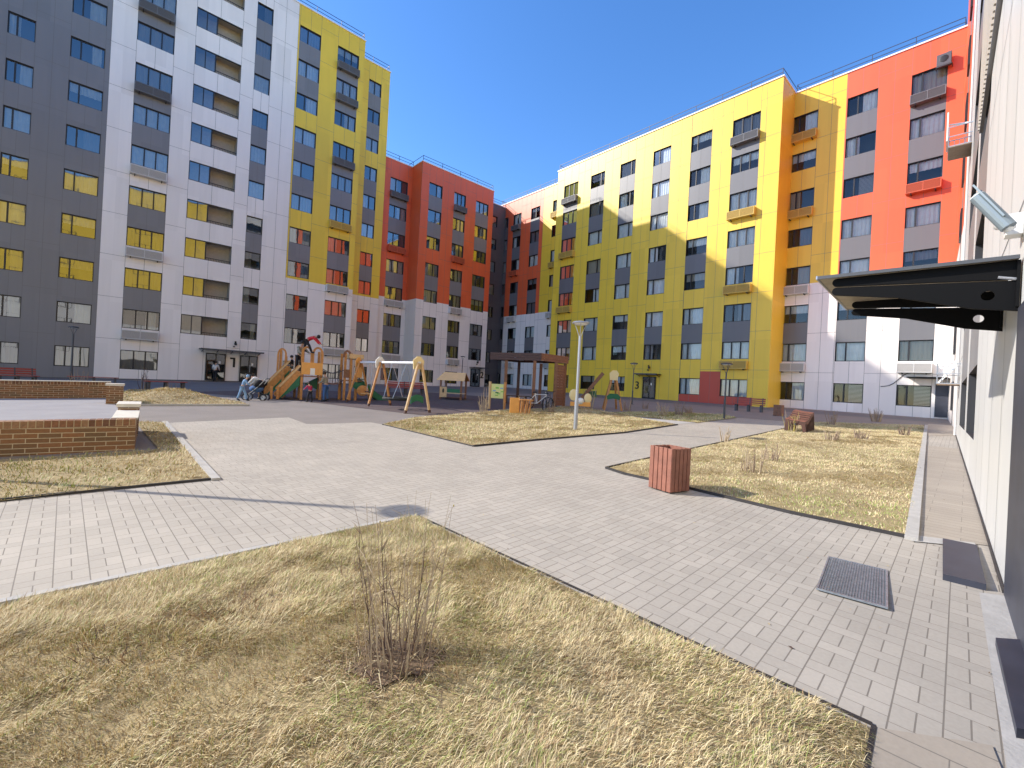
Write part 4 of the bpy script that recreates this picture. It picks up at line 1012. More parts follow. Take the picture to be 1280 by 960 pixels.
# slatted litter bin
b0 = g(812, 612); b1 = g(839, 620.5); b2 = g(859, 613)
e1_ = (b1-b0).xy; L1 = e1_.length; cxy = (b0.xy+b2.xy)/2
ang = math.atan2(e1_.y, e1_.x); t = thing('litter_bin', 'square reddish slatted litter bin standing on the paving edge', 'litter bin', (cxy.x, cxy.y, gz(cxy.x, cxy.y)+.006), ang)
w = .40; hh = .62
ins = MB()
for (x0, x1, y0, y1) in ((-w/2+.03, w/2-.03, -w/2+.03, -w/2+.034), (-w/2+.03, w/2-.03, w/2-.034, w/2-.03), (-w/2+.03, -w/2+.034, -w/2+.034, w/2-.034), (w/2-.034, w/2-.03, -w/2+.034, w/2-.034)): ins.box(x0, x1, y0, y1, .03, hh-.05, 'galv')
ins.box(-w/2+.035, w/2-.035, -w/2+.035, w/2-.035, .03, .035, 'galv'); ins.build('liner', t)
ns_ = 5; sw = w/ns_
for side in range(4):
    Mx = Matrix.Rotation(side*math.pi/2, 4, 'Z'); q = MB()
    for i in range(ns_):
        x = -w/2+sw*i; q.box(x+.006, x+sw-.006, -w/2-.001, -w/2+.022, .015+random.uniform(-.004, .004), hh+random.uniform(-.003, .003), 'bin_slat', Mx)
    q.build('slat_side', t, bevel=.003)
q = MB()
for (x0, x1, y0, y1) in ((-w/2+.003, w/2-.003, -w/2+.024, -w/2+.055), (-w/2+.003, w/2-.003, w/2-.055, w/2-.024), (-w/2+.024, -w/2+.055, -w/2+.056, w/2-.056), (w/2-.055, w/2-.024, -w/2+.056, w/2-.056)): q.box(x0, x1, y0, y1, hh-.05, hh-.01, 'bin_slat')
q.build('rim', t)
sb = g(973, 520); t2 = thing('litter_bin', 'small brown slatted litter bin beside the red bench at the white wall', 'litter bin', sb, R(-48))
q = MB(); 
for i in range(5):
    for side in range(4):
        Mx = Matrix.Rotation(side*math.pi/2, 4, 'Z'); q.box(-.2+.08*i+.004, -.2+.08*i+.076, -.2, -.18, .01, .6, 'wood_brown', Mx)
q.build('slats', t2); q = MB(); q.box(-.175, .175, -.175, .175, .02, .5, 'galv'); q.build('liner', t2)

# steel grate let into the paving
gp = [g(*p) for p in ((1040,697),(1115,715),(1105,763),(1013,738))]
gc = sum((p for p in gp), Vector())/4; ga = math.atan2((gp[1]-gp[0]).y, (gp[1]-gp[0]).x); gw = (gp[1]-gp[0]).length; gd = (gp[2]-gp[1]).length
t = thing('foot_grate', 'galvanised steel mesh foot grate set in the paving', 'grate', (gc.x, gc.y, gc.z+.006), ga)
fr = MB()
for (x0, x1, y0, y1) in ((-gw/2, gw/2, -gd/2, -gd/2+.012), (-gw/2, gw/2, gd/2-.012, gd/2), (-gw/2, -gw/2+.012, -gd/2+.012, gd/2-.012), (gw/2-.012, gw/2, -gd/2+.012, gd/2-.012)): fr.box(x0, x1, y0, y1, 0, .014, 'galv')
fr.build('frame', t)
ms = MB(); x = -gw/2+.02
while x < gw/2-.012: ms.box(x, x+.004, -gd/2+.012, gd/2-.012, .002, .012, 'galv'); x += .017
y = -gd/2+.02
while y < gd/2-.012: ms.box(-gw/2+.012, gw/2-.012, y, y+.004, .003, .011, 'galv'); y += .017
ms.box(-gw/2+.01, gw/2-.01, -gd/2+.01, gd/2-.01, -.0, .0015, 'black'); ms.build('mesh', t)

# ------------------------------------------------------------------ playground
def playtower():
    o = g(388, 500); t = thing('play_structure', 'wooden climbing tower with ramp, rope bridge, arches and green sides', 'play structure', o, R(30))
    S = 1/27.5
    X = lambda px: (px-388)*S/1.09; Z = lambda py: (500-py)*S
    def posts(name, lst, m='wood'):
        for (x, y, z) in lst: q = MB(); q.box(x-.055, x+.055, y-.055, y+.055, 0, z, m); q.build(name, t, bevel=.01)
    posts('post', [(X(375.5), 0, Z(436)), (X(400), 0, Z(436)), (X(375.5), 1.1, Z(436)), (X(400), 1.1, Z(436))])
    q = MB(); q.box(X(375.5)-.08, X(400)+.08, -.08, 1.18, Z(469)-.05, Z(469), 'wood_brown'); q.build('deck', t)
    q = MB(); q.box(X(374.5), X(401.5), -.11, -.06, Z(467.5), Z(452), 'ply_orange'); q.build('front_panel', t, bevel=.006)
    q = MB(); q.box(X(385.5), X(391.5), -.125, -.115, Z(467.5), Z(459), 'white_plastic'); q.build('notice', t)
    for xx in (X(375.5), X(400)-.35):
        q = MB(); n = 9; R_ = .20
        pts = [(xx+.17-R_, Z(446)), (xx+.17-R_, Z(440))]+[(xx+.17-R_*math.cos(math.pi*i/n), Z(440)+.28*math.sin(math.pi*i/n)) for i in range(1, n)]+[(xx+.17+R_, Z(440)), (xx+.17+R_, Z(446))]
        for i in range(len(pts)-1): q.bar((pts[i][0], -.02, pts[i][1]), (pts[i+1][0], -.02, pts[i+1][1]), .09, .09, 'wood')
        q.bar((xx+.17-R_, -.02, Z(446)), (xx+.17-R_, -.02, Z(452)), .09, .09, 'wood'); q.bar((xx+.17+R_, -.02, Z(446)), (xx+.17+R_, -.02, Z(452)), .09, .09, 'wood'); q.build('arch', t)
    # two ramps down to the left
    def ramp(x0, z0, x1, z1, y0, y1, nm):
        q = MB(); q.bar((x0, y0, z0), (x1, y0, z1), .06, .26, 'wood'); q.build('side_rail', t); q = MB(); q.bar((x0, y1, z0), (x1, y1, z1), .06, .26, 'wood'); q.build('side_rail', t)
        q = MB(); q.bar((x0, y0-.02, z0+.32), (x1, y0-.02, z1+.32), .05, .09, 'wood_light'); q.build('handrail', t); q = MB(); q.bar((x0, y1, z0+.32), (x1, y1, z1+.32), .05, .09, 'wood'); q.build('handrail', t)
        q = MB(); q.bar((x0, (y0+y1)/2, z0-.02), (x1, (y0+y1)/2, z1-.02), abs(y1-y0)-.08, .03, 'wood_brown')
        for i in range(9): u = i/8; q.box(x0+(x1-x0)*u-.02, x0+(x1-x0)*u+.02, y0+.04, y1-.04, z0+(z1-z0)*u, z0+(z1-z0)*u+.05, 'wood_light')
        q.build('ramp_deck', t)
        q = MB(); q.prism([(x0+.1, y0-.05, max(0, z0-.12)), (x1, y0-.05, z1-.14), (x1, y0-.05, z1-.62), (x0+.1, y0-.05, 0)], (0, .03, 0), 'green'); q.build('green_skirt', t)
    ramp(X(345), .12, X(373), Z(465), .0, .85, 'a')
    posts('post', [(X(339), -.12, Z(484)), (X(346.5), -.12, Z(484)), (X(326), 1.2, Z(486)), (X(354), 1.2, Z(462))])
    ramp(X(329), .15, X(362), Z(459), 1.3, 2.1, 'b')
    posts('post', [(X(351), 2.0, Z(436)), (X(358.5), 2.2, Z(444)), (X(371), 1.7, Z(444))])
    q = MB(); n = 9; R_ = .17; xx = X(352.5)
    pts = [(xx-R_*math.cos(math.pi*i/n), Z(442)+.28*math.sin(math.pi*i/n)) for i in range(n+1)]
    for i in range(n): q.bar((pts[i][0], 1.95, pts[i][1]), (pts[i+1][0], 1.95, pts[i+1][1]), .08, .08, 'wood')
    q.bar((pts[0][0], 1.95, pts[0][1]), (pts[0][0], 1.95, 0.9), .09, .09, 'wood'); q.bar((pts[-1][0], 1.95, pts[-1][1]), (pts[-1][0], 1.95, 0.9), .09, .09, 'wood'); q.build('arch', t)
    q = MB(); q.box(X(352), X(372), 1.3, 2.2, Z(467), Z(465), 'wood_brown'); q.build('deck', t)
    q = MB(); q.prism([(X(381), .6, Z(480)), (X(398), .6, Z(471)), (X(398), .6, Z(487)), (X(392), .6, Z(484))], (0, .4, 0), 'green'); q.build('under_slide', t)
    # bridge to the second tower
    q = MB(); N = 12
    for i in range(N):
        u = i/(N-1); x = X(402)+(X(431)-X(402))*u; z = Z(472)-.22*math.sin(math.pi*u)-.0; q.box(x-.03, x+.06, .1, 1.0, z-.03, z, 'wood_brown')
    q.build('bridge_deck', t)
    for y_ in (.08, 1.02):
        q = MB(); q.tube([(X(402)+(X(431)-X(402))*i/8, y_, Z(459)-.18*math.sin(math.pi*i/8)) for i in range(9)], .02, 'steel_dark', 6)
        for i in range(1, 8): u = i/8; x = X(402)+(X(431)-X(402))*u; q.tube([(x, y_, Z(472)-.2*math.sin(math.pi*u)), (x, y_, Z(459)-.18*math.sin(math.pi*u))], .01, 'steel_dark', 5)
        q.build('rope', t)
    posts('post', [(X(432), 0, Z(436)), (X(440), 0, Z(436)), (X(432), 1.1, Z(436)), (X(455), 1.1, Z(436)), (X(428), .5, Z(478)), (X(448), .0, Z(445))])
    q = MB(); q.box(X(430), X(457), -.05, 1.15, Z(472)-.05, Z(472), 'wood_brown'); q.build('deck', t)
    q = MB(); n = 9; R_ = .16; xx = X(434)
    pts = [(xx-R_*math.cos(math.pi*i/n), Z(442)+.32*math.sin(math.pi*i/n)) for i in range(n+1)]
    for i in range(n): q.bar((pts[i][0], -.06, pts[i][1]), (pts[i+1][0], -.06, pts[i+1][1]), .07, .1, 'wood_brown')
    q.build('arch', t)
    q = MB(); q.prism([(X(437), -.1, Z(437)), (X(437), 1.2, Z(437)), (X(437), 1.2, Z(443)), (X(437), -.1, Z(443))], (X(457)-X(437), 0, 0), 'wood_light'); q.build('roof', t)
    q = MB(); q.box(X(430), X(438), -.09, -.06, Z(469), Z(458), 'wood_brown'); q.build('front_panel', t); q = MB(); q.box(X(448), X(456), -.07, -.04, Z(468), Z(450), 'ply_orange'); q.build('front_panel', t)
    q = MB()
    for i in range(10):
        a0 = X(454)+1.9*i/10; a1 = X(454)+1.9*(i+1)/10; z0 = Z(474)-1.02*math.sin(i/10*1.45); z1 = Z(474)-1.02*math.sin((i+1)/10*1.45)
        q.bar((a0, .5, z0), (a1, .5, z1), .6, .03, 'black')
    q.build('slide', t)
    for y_ in (.18, .82):
        q = MB(); top = [(X(454)+1.95*i/10, Z(474)-1.02*math.sin(i/10*1.45)+.16+.05*math.sin(i*.9)) for i in range(11)]; bot = [(a, b_-.34) for a, b_ in top]
        q.prism([(a, y_, b_) for a, b_ in top]+[(a, y_, b_) for a, b_ in bot[::-1]], (0, .04, 0), 'green'); q.build('slide_side', t)
    q = MB(); q.prism([(X(443), -.12, Z(481)), (X(446), -.12, Z(474)), (X(456), -.12, Z(475)), (X(459), -.12, Z(482)), (X(451), -.12, Z(485))], (0, .05, 0), 'green'); q.build('green_skirt', t)
    q = MB(); q.ball((X(455)+.0, -.55, Z(485)), (.28, .05, .26), 'wood'); q.box(X(452), X(466), -.65, -.5, Z(489)-.02, Z(489)+.04, 'wood_light'); q.build('seesaw_panel', t)
    return t
playtower()

def swing():
    a3 = (g(506,517)+g(537,516))/2; a2 = (g(460,508)+g(488,507))/2; a1 = (g(433,502.5)+g(462,500.5))/2
    t = thing('swing', 'wooden A-frame swing with basket seat and pale end board', 'swing', a3, 0)
    rel = lambda p: p-a3
    tops = []
    for i, (c_, fa, fb) in enumerate(((a3, g(506,517), g(537,516)), (a2, g(460,508), g(488,507)), (a1, g(433,502.5), g(462,500.5)))):
        top = Vector((c_.x, c_.y, c_.z+1.88)); tops.append(rel(top)); ax_ = (fb-fa).normalized()
        for f_, sg in ((fa, -1), (fb, 1)):
            q = MB(); q.tube([rel(f_), rel(top)+ax_*sg*.07], .052, 'wood_light' if i == 0 else 'wood', 8); q.build('leg', t)
            q = MB(); q.tube([rel(f_)+Vector((0,0,-.01)), rel(f_)+(rel(top)-rel(f_))*.06], .058, 'wood_dark', 8); q.build('foot', t)
        w = ax_; c0 = rel(top)+Vector((0, 0, -.05)); nrm = Vector((w.y, -w.x, 0))*.03
        oc = [c0+w*(.27*math.cos(R(a)))+Vector((0, 0, .30*math.sin(R(a)))) for a in ((25, 75, 105, 155, 220, 320))]
        q = MB(); q.prism([p-nrm*4 for p in oc], nrm, 'ply_cream' if i == 0 else ('white_plastic' if i == 1 else 'ply_orange')); q.build('end_board', t)
        if i == 0:
            m1 = rel(fa)*.5+rel(top)*.5; m2 = rel(fb)*.5+rel(top)*.5; m3 = (m1+m2)/2+Vector((0,0,-.12))
            q = MB(); arcp = [m1*(1-u)+m2*u+Vector((0, 0, .10*math.sin(math.pi*u)-.35)) for u in [k/8 for k in range(9)]]; arb = [p-Vector((0, 0, .24)) for p in arcp]
            q.prism([p-nrm*3 for p in arcp]+[p-nrm*3 for p in arb[::-1]], nrm, 'green'); q.build('green_board', t)
    q = MB(); q.tube([tops[0], tops[1]], .05, 'white_paint', 10); q.build('top_bar', t); q = MB(); q.tube([tops[1], tops[2]], .05, 'white_paint', 10); q.build('top_bar', t)
    mid = (tops[0]+tops[1])/2; nc = Vector((mid.x, mid.y, .45)); q = MB(); q.tube([nc+Vector((.55*math.cos(k*math.pi/10), .55*math.sin(k*math.pi/10), 0)) for k in range(21)], .06, 'rubber', 7)
    for k in range(8): q.tube([nc+Vector((.5*math.cos(k*.785+.3), .5*math.sin(k*.785+.3), 0)), nc-Vector((.5*math.cos(k*.785+1), .5*math.sin(k*.785+1), .03))], .015, 'black', 4)
    q.build('basket_seat', t)
    q = MB(); d_ = (tops[1]-tops[0]).normalized()
    for sx in (-.5, .5):
        for sg in (-1, 1):
            c_ = nc+d_*sx*.8; pr_ = Vector((d_.y, -d_.x, 0))*sg*.42; q.tube([mid+d_*sx*1.3, c_+pr_], .012, 'steel', 5)
    q.build('chain', t)
    mid = (tops[2]+tops[1])/2; q = MB()
    for sx in (-.22, .22): q.tube([mid+d_*sx, Vector((mid.x, mid.y, .6))+d_*sx], .012, 'steel', 5)
    q.build('chain', t); q = MB(); q.bar(Vector((mid.x, mid.y, .58))-d_*.25, Vector((mid.x, mid.y, .58))+d_*.25, .2, .04, 'wood_dark'); q.build('seat', t)
swing()

def playhouse():
    o = g(566, 499); t = thing('playhouse', 'small open wooden playhouse with a gabled yellow roof', 'playhouse', o, R(-8)); s = 1/23.
    W_, Dp, Hh = .62, .55, 1.15
    for (x, y) in ((-W_, -Dp), (W_, -Dp), (-W_, Dp), (W_, Dp)): q = MB(); q.box(x-.05, x+.05, y-.05, y+.05, 0, Hh, 'wood_brown'); q.build('post', t)
    q = MB(); q.prism([(-W_-.25, -Dp-.1, Hh-.05), (-W_+.02, 0, Hh+.42), (W_+.1, 0, Hh+.42), (W_+.2, -Dp-.1, Hh-.05)], (0, .03, .03), 'ply_roof'); q.build('roof', t)
    q = MB(); q.prism([(-W_-.25, Dp+.1, Hh-.05), (-W_+.02, .03, Hh+.42), (W_+.1, .03, Hh+.42), (W_+.2, Dp+.1, Hh-.05)], (0, .03, .03), 'wood'); q.build('roof', t)
    q = MB(); q.prism([(-W_-.08, -Dp, Hh), (-W_-.08, 0, Hh+.4), (-W_-.08, Dp, Hh)], (.04, 0, 0), 'wood_brown'); q.build('gable', t)
    q = MB(); q.box(-W_-.02, -W_+.4, -Dp-.08, -Dp-.055, .12, .72, 'wood_light'); q.build('front_panel', t); q = MB(); q.ball((-W_+.19, -Dp-.082, .5), (.06, .006, .13), 'black', 12, 8); q.build('peephole', t)
    q = MB(); q.box(-W_+.42, W_-.06, -Dp-.06, -Dp-.03, .40, .62, 'green'); q.box(-W_+.42, W_+.3, -Dp-.25, -Dp-.065, .36, .395, 'wood_light'); q.build('counter', t)
    q = MB(); q.box(-W_, W_, -Dp, Dp, .08, .11, 'wood_dark'); q.build('floor', t)
playhouse()

def notice_board():
    a = g(611, 511); b_ = g(630, 512); t = thing('notice_board', 'green and yellow play board between two wooden posts', 'sign', (a+b_)/2, math.atan2((b_-a).y, (b_-a).x)); L = (b_-a).length
    for x in (-L/2, L/2): q = MB(); q.tube([(x, 0, 0), (x, 0, 1.25)], .06, 'wood_light' if x < 0 else 'wood', 10); q.build('post', t)
    q = MB(); q.box(-L/2+.07, L/2-.07, -.02, .02, .5, 1.15, 'poster'); q.build('board', t)
    q = MB()
    for i in range(9): x = -L/2+.12+random.random()*(L-.3); z = .56+random.random()*.5; q.box(x, x+.14, -.03-.0003*i, -.0205, z, z+.05, random.choice(['green', 'green_light', 'ply_cream', 'cloth_blue']))
    q.build('picture', t)
notice_board()

def pergola():
    c_ = g(663, 507); t = thing('pergola', 'dark brown timber pergola with a deep fascia and one boarded side', 'pergola', c_, R(0)); s = 1/21.5
    X = lambda px: (px-663)*s; H_ = 2.35
    yb = 2.2
    fr_ = [(X(633), -.2), (X(664.5), -1.05), (X(689), -.55), (X(702), .5), (X(675), yb*.7), (X(648), 1.4)]
    for i, (x, y) in enumerate(fr_): q = MB(); q.box(x-.08, x+.08, y-.08, y+.08, -.02, H_, 'wood_brown' if i != 5 else 'wood_dark'); q.build('post', t)
    A = Vector((X(614), .1, H_)); B = Vector((X(671), -1.25, H_)); C_ = Vector((X(705), .45, H_)); D_ = A+(C_-B)
    for p, q_, m in ((A, B, 'wood_dark'), (B, C_, 'wood_brown'), (C_, D_, 'wood_dark'), (D_, A, 'wood_dark')):
        k = MB()
        for j in range(3): k.bar(p+Vector((0, 0, .07+.13*j)), q_+Vector((0, 0, .07+.13*j)), .04, .12, m)
        k.build('fascia', t)
    k = MB(); k.prism([A+Vector((0,0,.28)), B+Vector((0,0,.28)), C_+Vector((0,0,.28)), D_+Vector((0,0,.28))], (0, 0, .05), 'wood_dark'); k.build('roof', t)
    k = MB(); p0 = Vector((*fr_[2], 0)); p1 = Vector((*fr_[3], 0)); 
    for j in range(15): k.bar(p0+Vector((0, 0, .15+.145*j)), p1+Vector((0, 0, .15+.145*j)), .03, .138, 'wood_brown')
    k.build('side_boarding', t)
    k = MB(); k.box(X(634), X(660), .9, 1.4, .42, .47, 'wood_dark'); k.box(X(634), X(636), .9, 1.4, 0, .42, 'wood_dark'); k.box(X(657), X(659), .9, 1.4, 0, .42, 'wood_dark'); k.build('bench', t)
pergola()

def bicycle(p, rz, label, m):
    t = thing('bicycle', label, 'bicycle', p, rz, 'bicycles and prams parked by the pergola'); r_ = .3
    for x in (-.5, .5):
        q = MB(); q.tube([(x+r_*math.cos(k*math.pi/10), 0, r_+r_*math.sin(k*math.pi/10)) for k in range(21)], .022, 'rubber', 6); w_ = q.build('wheel', t)
        q = MB()
        for k in range(6): an = k*math.pi/6; q.tube([(x-r_*math.cos(an), 0, r_-r_*math.sin(an)), (x+r_*math.cos(an), 0, r_+r_*math.sin(an))], .004, 'steel', 4)
        q.build('spokes', w_)
    q = MB(); 
    for a, b_ in (((-.5,0,.3),(-.15,0,.72)), ((-.15,0,.72),(.38,0,.72)), ((-.05,0,.3),(.38,0,.66)), ((-.05,0,.3),(-.17,0,.78)), ((-.5,0,.3),(-.05,0,.3)), ((.5,0,.3),(.36,0,.86))): q.tube([a, b_], .018, m, 6)
    q.build('frame', t); q = MB(); q.tube([(.3,-.25,.92),(.38,-.1,.9),(.38,.1,.9),(.3,.25,.92)], .014, 'black', 6); q.build('handlebar', t); q = MB(); q.ball((-.18, 0, .82), (.12, .07, .035), 'black'); q.build('saddle', t)
bicycle(g(672, 512), R(15), 'white bicycle standing in front of the pergola post', 'white_plastic')
bicycle(g(684, 514), R(70), 'dark bicycle standing beside the boarded pergola side', 'cloth_grey')

# spring rider, low orange play box, small slide frame on the right
p = g(722, 517); t = thing('spring_rider', 'pale spring rider toy with round wings next to the silver lamp', 'spring rider', p, 0)
q = MB(); q.tube([(0, 0, .02*k*1.0) if False else (.08*math.cos(k*.9), .08*math.sin(k*.9), .016*k) for k in range(22)], .015, 'steel_dark', 5); q.build('spring', t)
q = MB(); q.ball((-.22, 0, .82), (.20, .05, .26), 'ply_cream', 14, 9); q.ball((.42, 0, .70), (.17, .05, .22), 'ply_cream', 14, 9); q.build('wing', t)
q = MB(); q.box(-.35, .55, -.04, .04, .33, .52, 'ply_orange'); q.ball((.1, 0, .56), (.16, .14, .15), 'white_plastic'); q.build('body', t)
p = g(646, 517); t = thing('play_box', 'low orange wooden play crawl box with round holes near the notice board', 'play box', p, R(12))
q = MB(); q.box(-.36, .02, -.25, -.21, .03, .66, 'ply_orange'); q.build('side_panel', t)
for x in (.12, .30, .48): q = MB(); q.bar((x, -.2, .0), (x+.03, -.2, .55), .05, .05, 'wood'); q.bar((x, .2, 0), (x+.03, .2, .55), .05, .05, 'wood'); q.build('leg', t)
q = MB(); q.box(.05, .62, -.25, .25, .56, .60, 'wood'); q.build('top', t)
a3 = g(763, 513); t = thing('swing', 'small wooden A-frame play frame with green board and pale top near entrance three', 'swing', a3, 0)
top = Vector((0.0, 0, 2.0))
for fx_, fy_ in ((-.35, -.1), (.55, -.1), (-.15, 1.2), (.6, 1.3)):
    tp = Vector((.1+.05*(1 if fx_ > 0 else -1), .0 if fy_ < .5 else .1, 1.95)); q = MB(); q.tube([(fx_, fy_, 0), tp], .055, 'wood', 8); q.build('leg', t)
q = MB(); q.prism([(-.12, -.1, 1.55), (-.16, -.1, 1.9), (.0, -.1, 2.05), (.2, -.1, 2.05), (.32, -.1, 1.9), (.26, -.1, 1.55)], (0, .03, 0), 'ply_cream'); q.build('end_board', t)
q = MB(); q.prism([(-.25, -.13, .72), (-.1, -.13, .86), (.3, -.13, .86), (.45, -.13, .72), (.42, -.13, .55), (.1, -.13, .62), (-.22, -.13, .55)], (0, .03, 0), 'green'); q.build('green_board', t)
q = MB(); q.bar((-1.5, .9, .35), (-.4, .6, 1.85), .5, .05, 'wood_light'); q.bar((-1.5, .6, .40), (-.4, .32, 1.9), .04, .18, 'wood_brown'); q.build('slide', t)
q = MB(); q.box(-1.2, -.6, .8, .85, .6, .95, 'green'); q.build('side_panel', t)

# ------------------------------------------------------------------ people
def limb_mesh(name, chains, m, parent, sub=1):
    """chains: list of (points, radii) sharing vertices by position -> one skinned surface"""
    vs = []; rs = []; es = []; idx = {}
    def vid(p, r):
        k = tuple(round(c_, 4) for c_ in p)
        if k not in idx: idx[k] = len(vs); vs.append(p); rs.append(r)
        return idx[k]
    for pts, rad in chains:
        ids = [vid(p, r) for p, r in zip(pts, rad)]
        es += list(zip(ids[:-1], ids[1:]))
    me = bpy.data.meshes.new(name); me.from_pydata([tuple(v) for v in vs], es, [])
    o = bpy.data.objects.new(name, me); COL.objects.link(o)
    md = o.modifiers.new('skin', 'SKIN'); md.use_smooth_shade = True
    sv = me.skin_vertices[0].data if me.skin_vertices else None
    if sv is None:
        bm = bmesh.new(); bm.from_mesh(me); bm.verts.layers.skin.verify(); bm.to_mesh(me); bm.free(); sv = me.skin_vertices[0].data
    for i, r in enumerate(rs): sv[i].radius = (r, r); sv[i].use_root = (i == 0)
    sb_ = o.modifiers.new('sub', 'SUBSURF'); sb_.levels = sub; sb_.render_levels = sub
    dg = bpy.context.evaluated_depsgraph_get(); m2 = bpy.data.meshes.new_from_object(o.evaluated_get(dg)); m2.materials.clear(); m2.materials.append(MATS[m])
    bpy.data.objects.remove(o); o = bpy.data.objects.new(name, m2); COL.objects.link(o); o.parent = parent; return o
def person(loc, rz, h, J, label, top, legs, hairm='hair', hood=None, shoe='black', sleeves=True, dz=0):
    """J: joint positions in units of body height, x forward, y left, z up"""
    t = thing('person', label, 'person', (loc[0], loc[1], loc[2]+dz), rz)
    V = {k: Vector(v)*h for k, v in J.items()}
    pel, ch, nk, hd = V['pelvis'], V['chest'], V['neck'], V['head']
    body = [([pel, (pel+ch)/2, ch, nk, nk*.4+hd*.6, hd, hd+(hd-nk).normalized()*.035*h], [.06*h, .058*h, .07*h, .03*h, .042*h, .056*h, .045*h])]
    for s_ in 'lr':
        body.append(([ch, V['sh'+s_], V['el'+s_], V['wr'+s_], V['ha'+s_]], [.07*h, .033*h, .024*h, .017*h, .022*h]))
        body.append(([pel, V['hip'+s_], V['kn'+s_], V['an'+s_], V['to'+s_]], [.06*h, .048*h, .034*h, .023*h, .022*h]))
    b_ = limb_mesh('body', body, 'skin', t)
    f = .012*h
    jk = [([pel*.85+ch*.15, (pel+ch)/2, ch, ch*.25+nk*.75], [.07*h+f*.3, .068*h+f*.3, .078*h+f*.3, .045*h])]
    for s_ in 'lr': jk.append(([ch, V['sh'+s_], V['el'+s_], V['wr'+s_]], [.082*h, .044*h, .034*h, .026*h]))
    limb_mesh('jacket', jk, top, t)
    tr = []
    for s_ in 'lr': tr.append(([pel, V['hip'+s_], V['kn'+s_], V['an'+s_]], [.07*h, .056*h, .043*h, .034*h]))
    limb_mesh('trousers', tr, legs, t)
    for s_ in 'lr':
        q = MB(); a = V['an'+s_]; b2 = V['to'+s_]; q.tube([a+Vector((-.02*h, 0, .01*h)), a*.5+b2*.5, b2, b2+(b2-a).normalized()*.02*h], [.028*h, .03*h, .026*h, .014*h], shoe, 8); q.build('shoe', t, smooth=True)
    up_ = (hd-nk).normalized(); fw = Vector((1, 0, 0)); fw = (fw-up_*fw.dot(up_)).normalized()
    q = MB(); q.ball(hd+up_*.022*h-fw*.012*h, (.062*h, .060*h, .064*h), hood or hairm, 12, 8); q.build('hood' if hood else 'hair', t, smooth=True)
    q = MB(); q.ball(hd+fw*.056*h-up_*.01*h, (.010*h, .008*h, .014*h), 'skin', 6, 5)
    q.build('nose', t, smooth=True)
    q = MB()
    for s_ in (-1, 1): q.ball(hd+fw*.05*h+Vector((0, s_*.022*h, 0))+up_*.005*h, .006*h, 'hair_dark', 6, 4)
    q.build('eyes', t)
    return t
def stand(lean=0., step=.0, arml=(.05, .05), armr=(.05, .05)):
    J = dict(pelvis=(0, 0, .52), chest=(.02+lean*.6, 0, .72), neck=(.03+lean, 0, .83), head=(.05+lean*1.2, 0, .91))
    for s_, sg, ar in (('l', 1, arml), ('r', -1, armr)):
        J['sh'+s_] = (.02+lean*.8, sg*.105, .80); J['el'+s_] = (.02+lean*.8+ar[0], sg*.14, .64+abs(ar[0])*.3); J['wr'+s_] = (.02+lean*.8+ar[0]+ar[1], sg*.13, .52+ar[1]*.9); J['ha'+s_] = (.03+lean*.8+ar[0]+ar[1]*1.3, sg*.13, .48+ar[1]*1.1)
        st_ = step*sg; J['hip'+s_] = (0, sg*.05, .50); J['kn'+s_] = (st_*.6+.02, sg*.055, .28); J['an'+s_] = (st_, sg*.055, .045+(.03 if st_ < 0 else 0)); J['to'+s_] = (st_+.09, sg*.065, .022)
    return J
pj = g(407, 502); person(pj, R(170), 1.24*1.12, stand(.04, .03, (.03, .10), (.04, .12)), 'child in grey and white jacket and blue jeans standing right of the climbing tower', 'cloth_camo', 'cloth_denim', dz=.0)
pt_ = g(387, 503); person(pt_, R(150), .90, stand(.06, .10, (.10, .12), (.02, .03)), 'toddler in a magenta jacket and dark trousers walking under the tower', 'cloth_magenta', 'cloth_black')
pb = g(302, 501); person(pb, R(15), 1.12, stand(.10, .14, (-.10, -.06), (.10, .10)), 'running child in a pale blue hooded suit beside the pram', 'cloth_blue', 'cloth_blue', hood='cloth_blue')
pa = g(316, 499.5)
Jb = dict(pelvis=(-.12, 0, .50), chest=(.08, 0, .62), neck=(.19, 0, .64), head=(.27, 0, .64))
for s_, sg in (('l', 1), ('r', -1)):
    Jb.update({'sh'+s_: (.14, sg*.10, .62), 'el'+s_: (.24, sg*.12, .50), 'wr'+s_: (.33, sg*.10, .42), 'ha'+s_: (.36, sg*.10, .40), 'hip'+s_: (-.12, sg*.05, .48), 'kn'+s_: (-.04, sg*.055, .27), 'an'+s_: (-.08, sg*.055, .045), 'to'+s_: (.01, sg*.065, .022)})
person((pa.x, pa.y+.5, gz(pa.x, pa.y+.5)), R(185), 1.5, Jb, 'adult in a pale top bending over the pram next to the ramp', 'cloth_white', 'cloth_black')
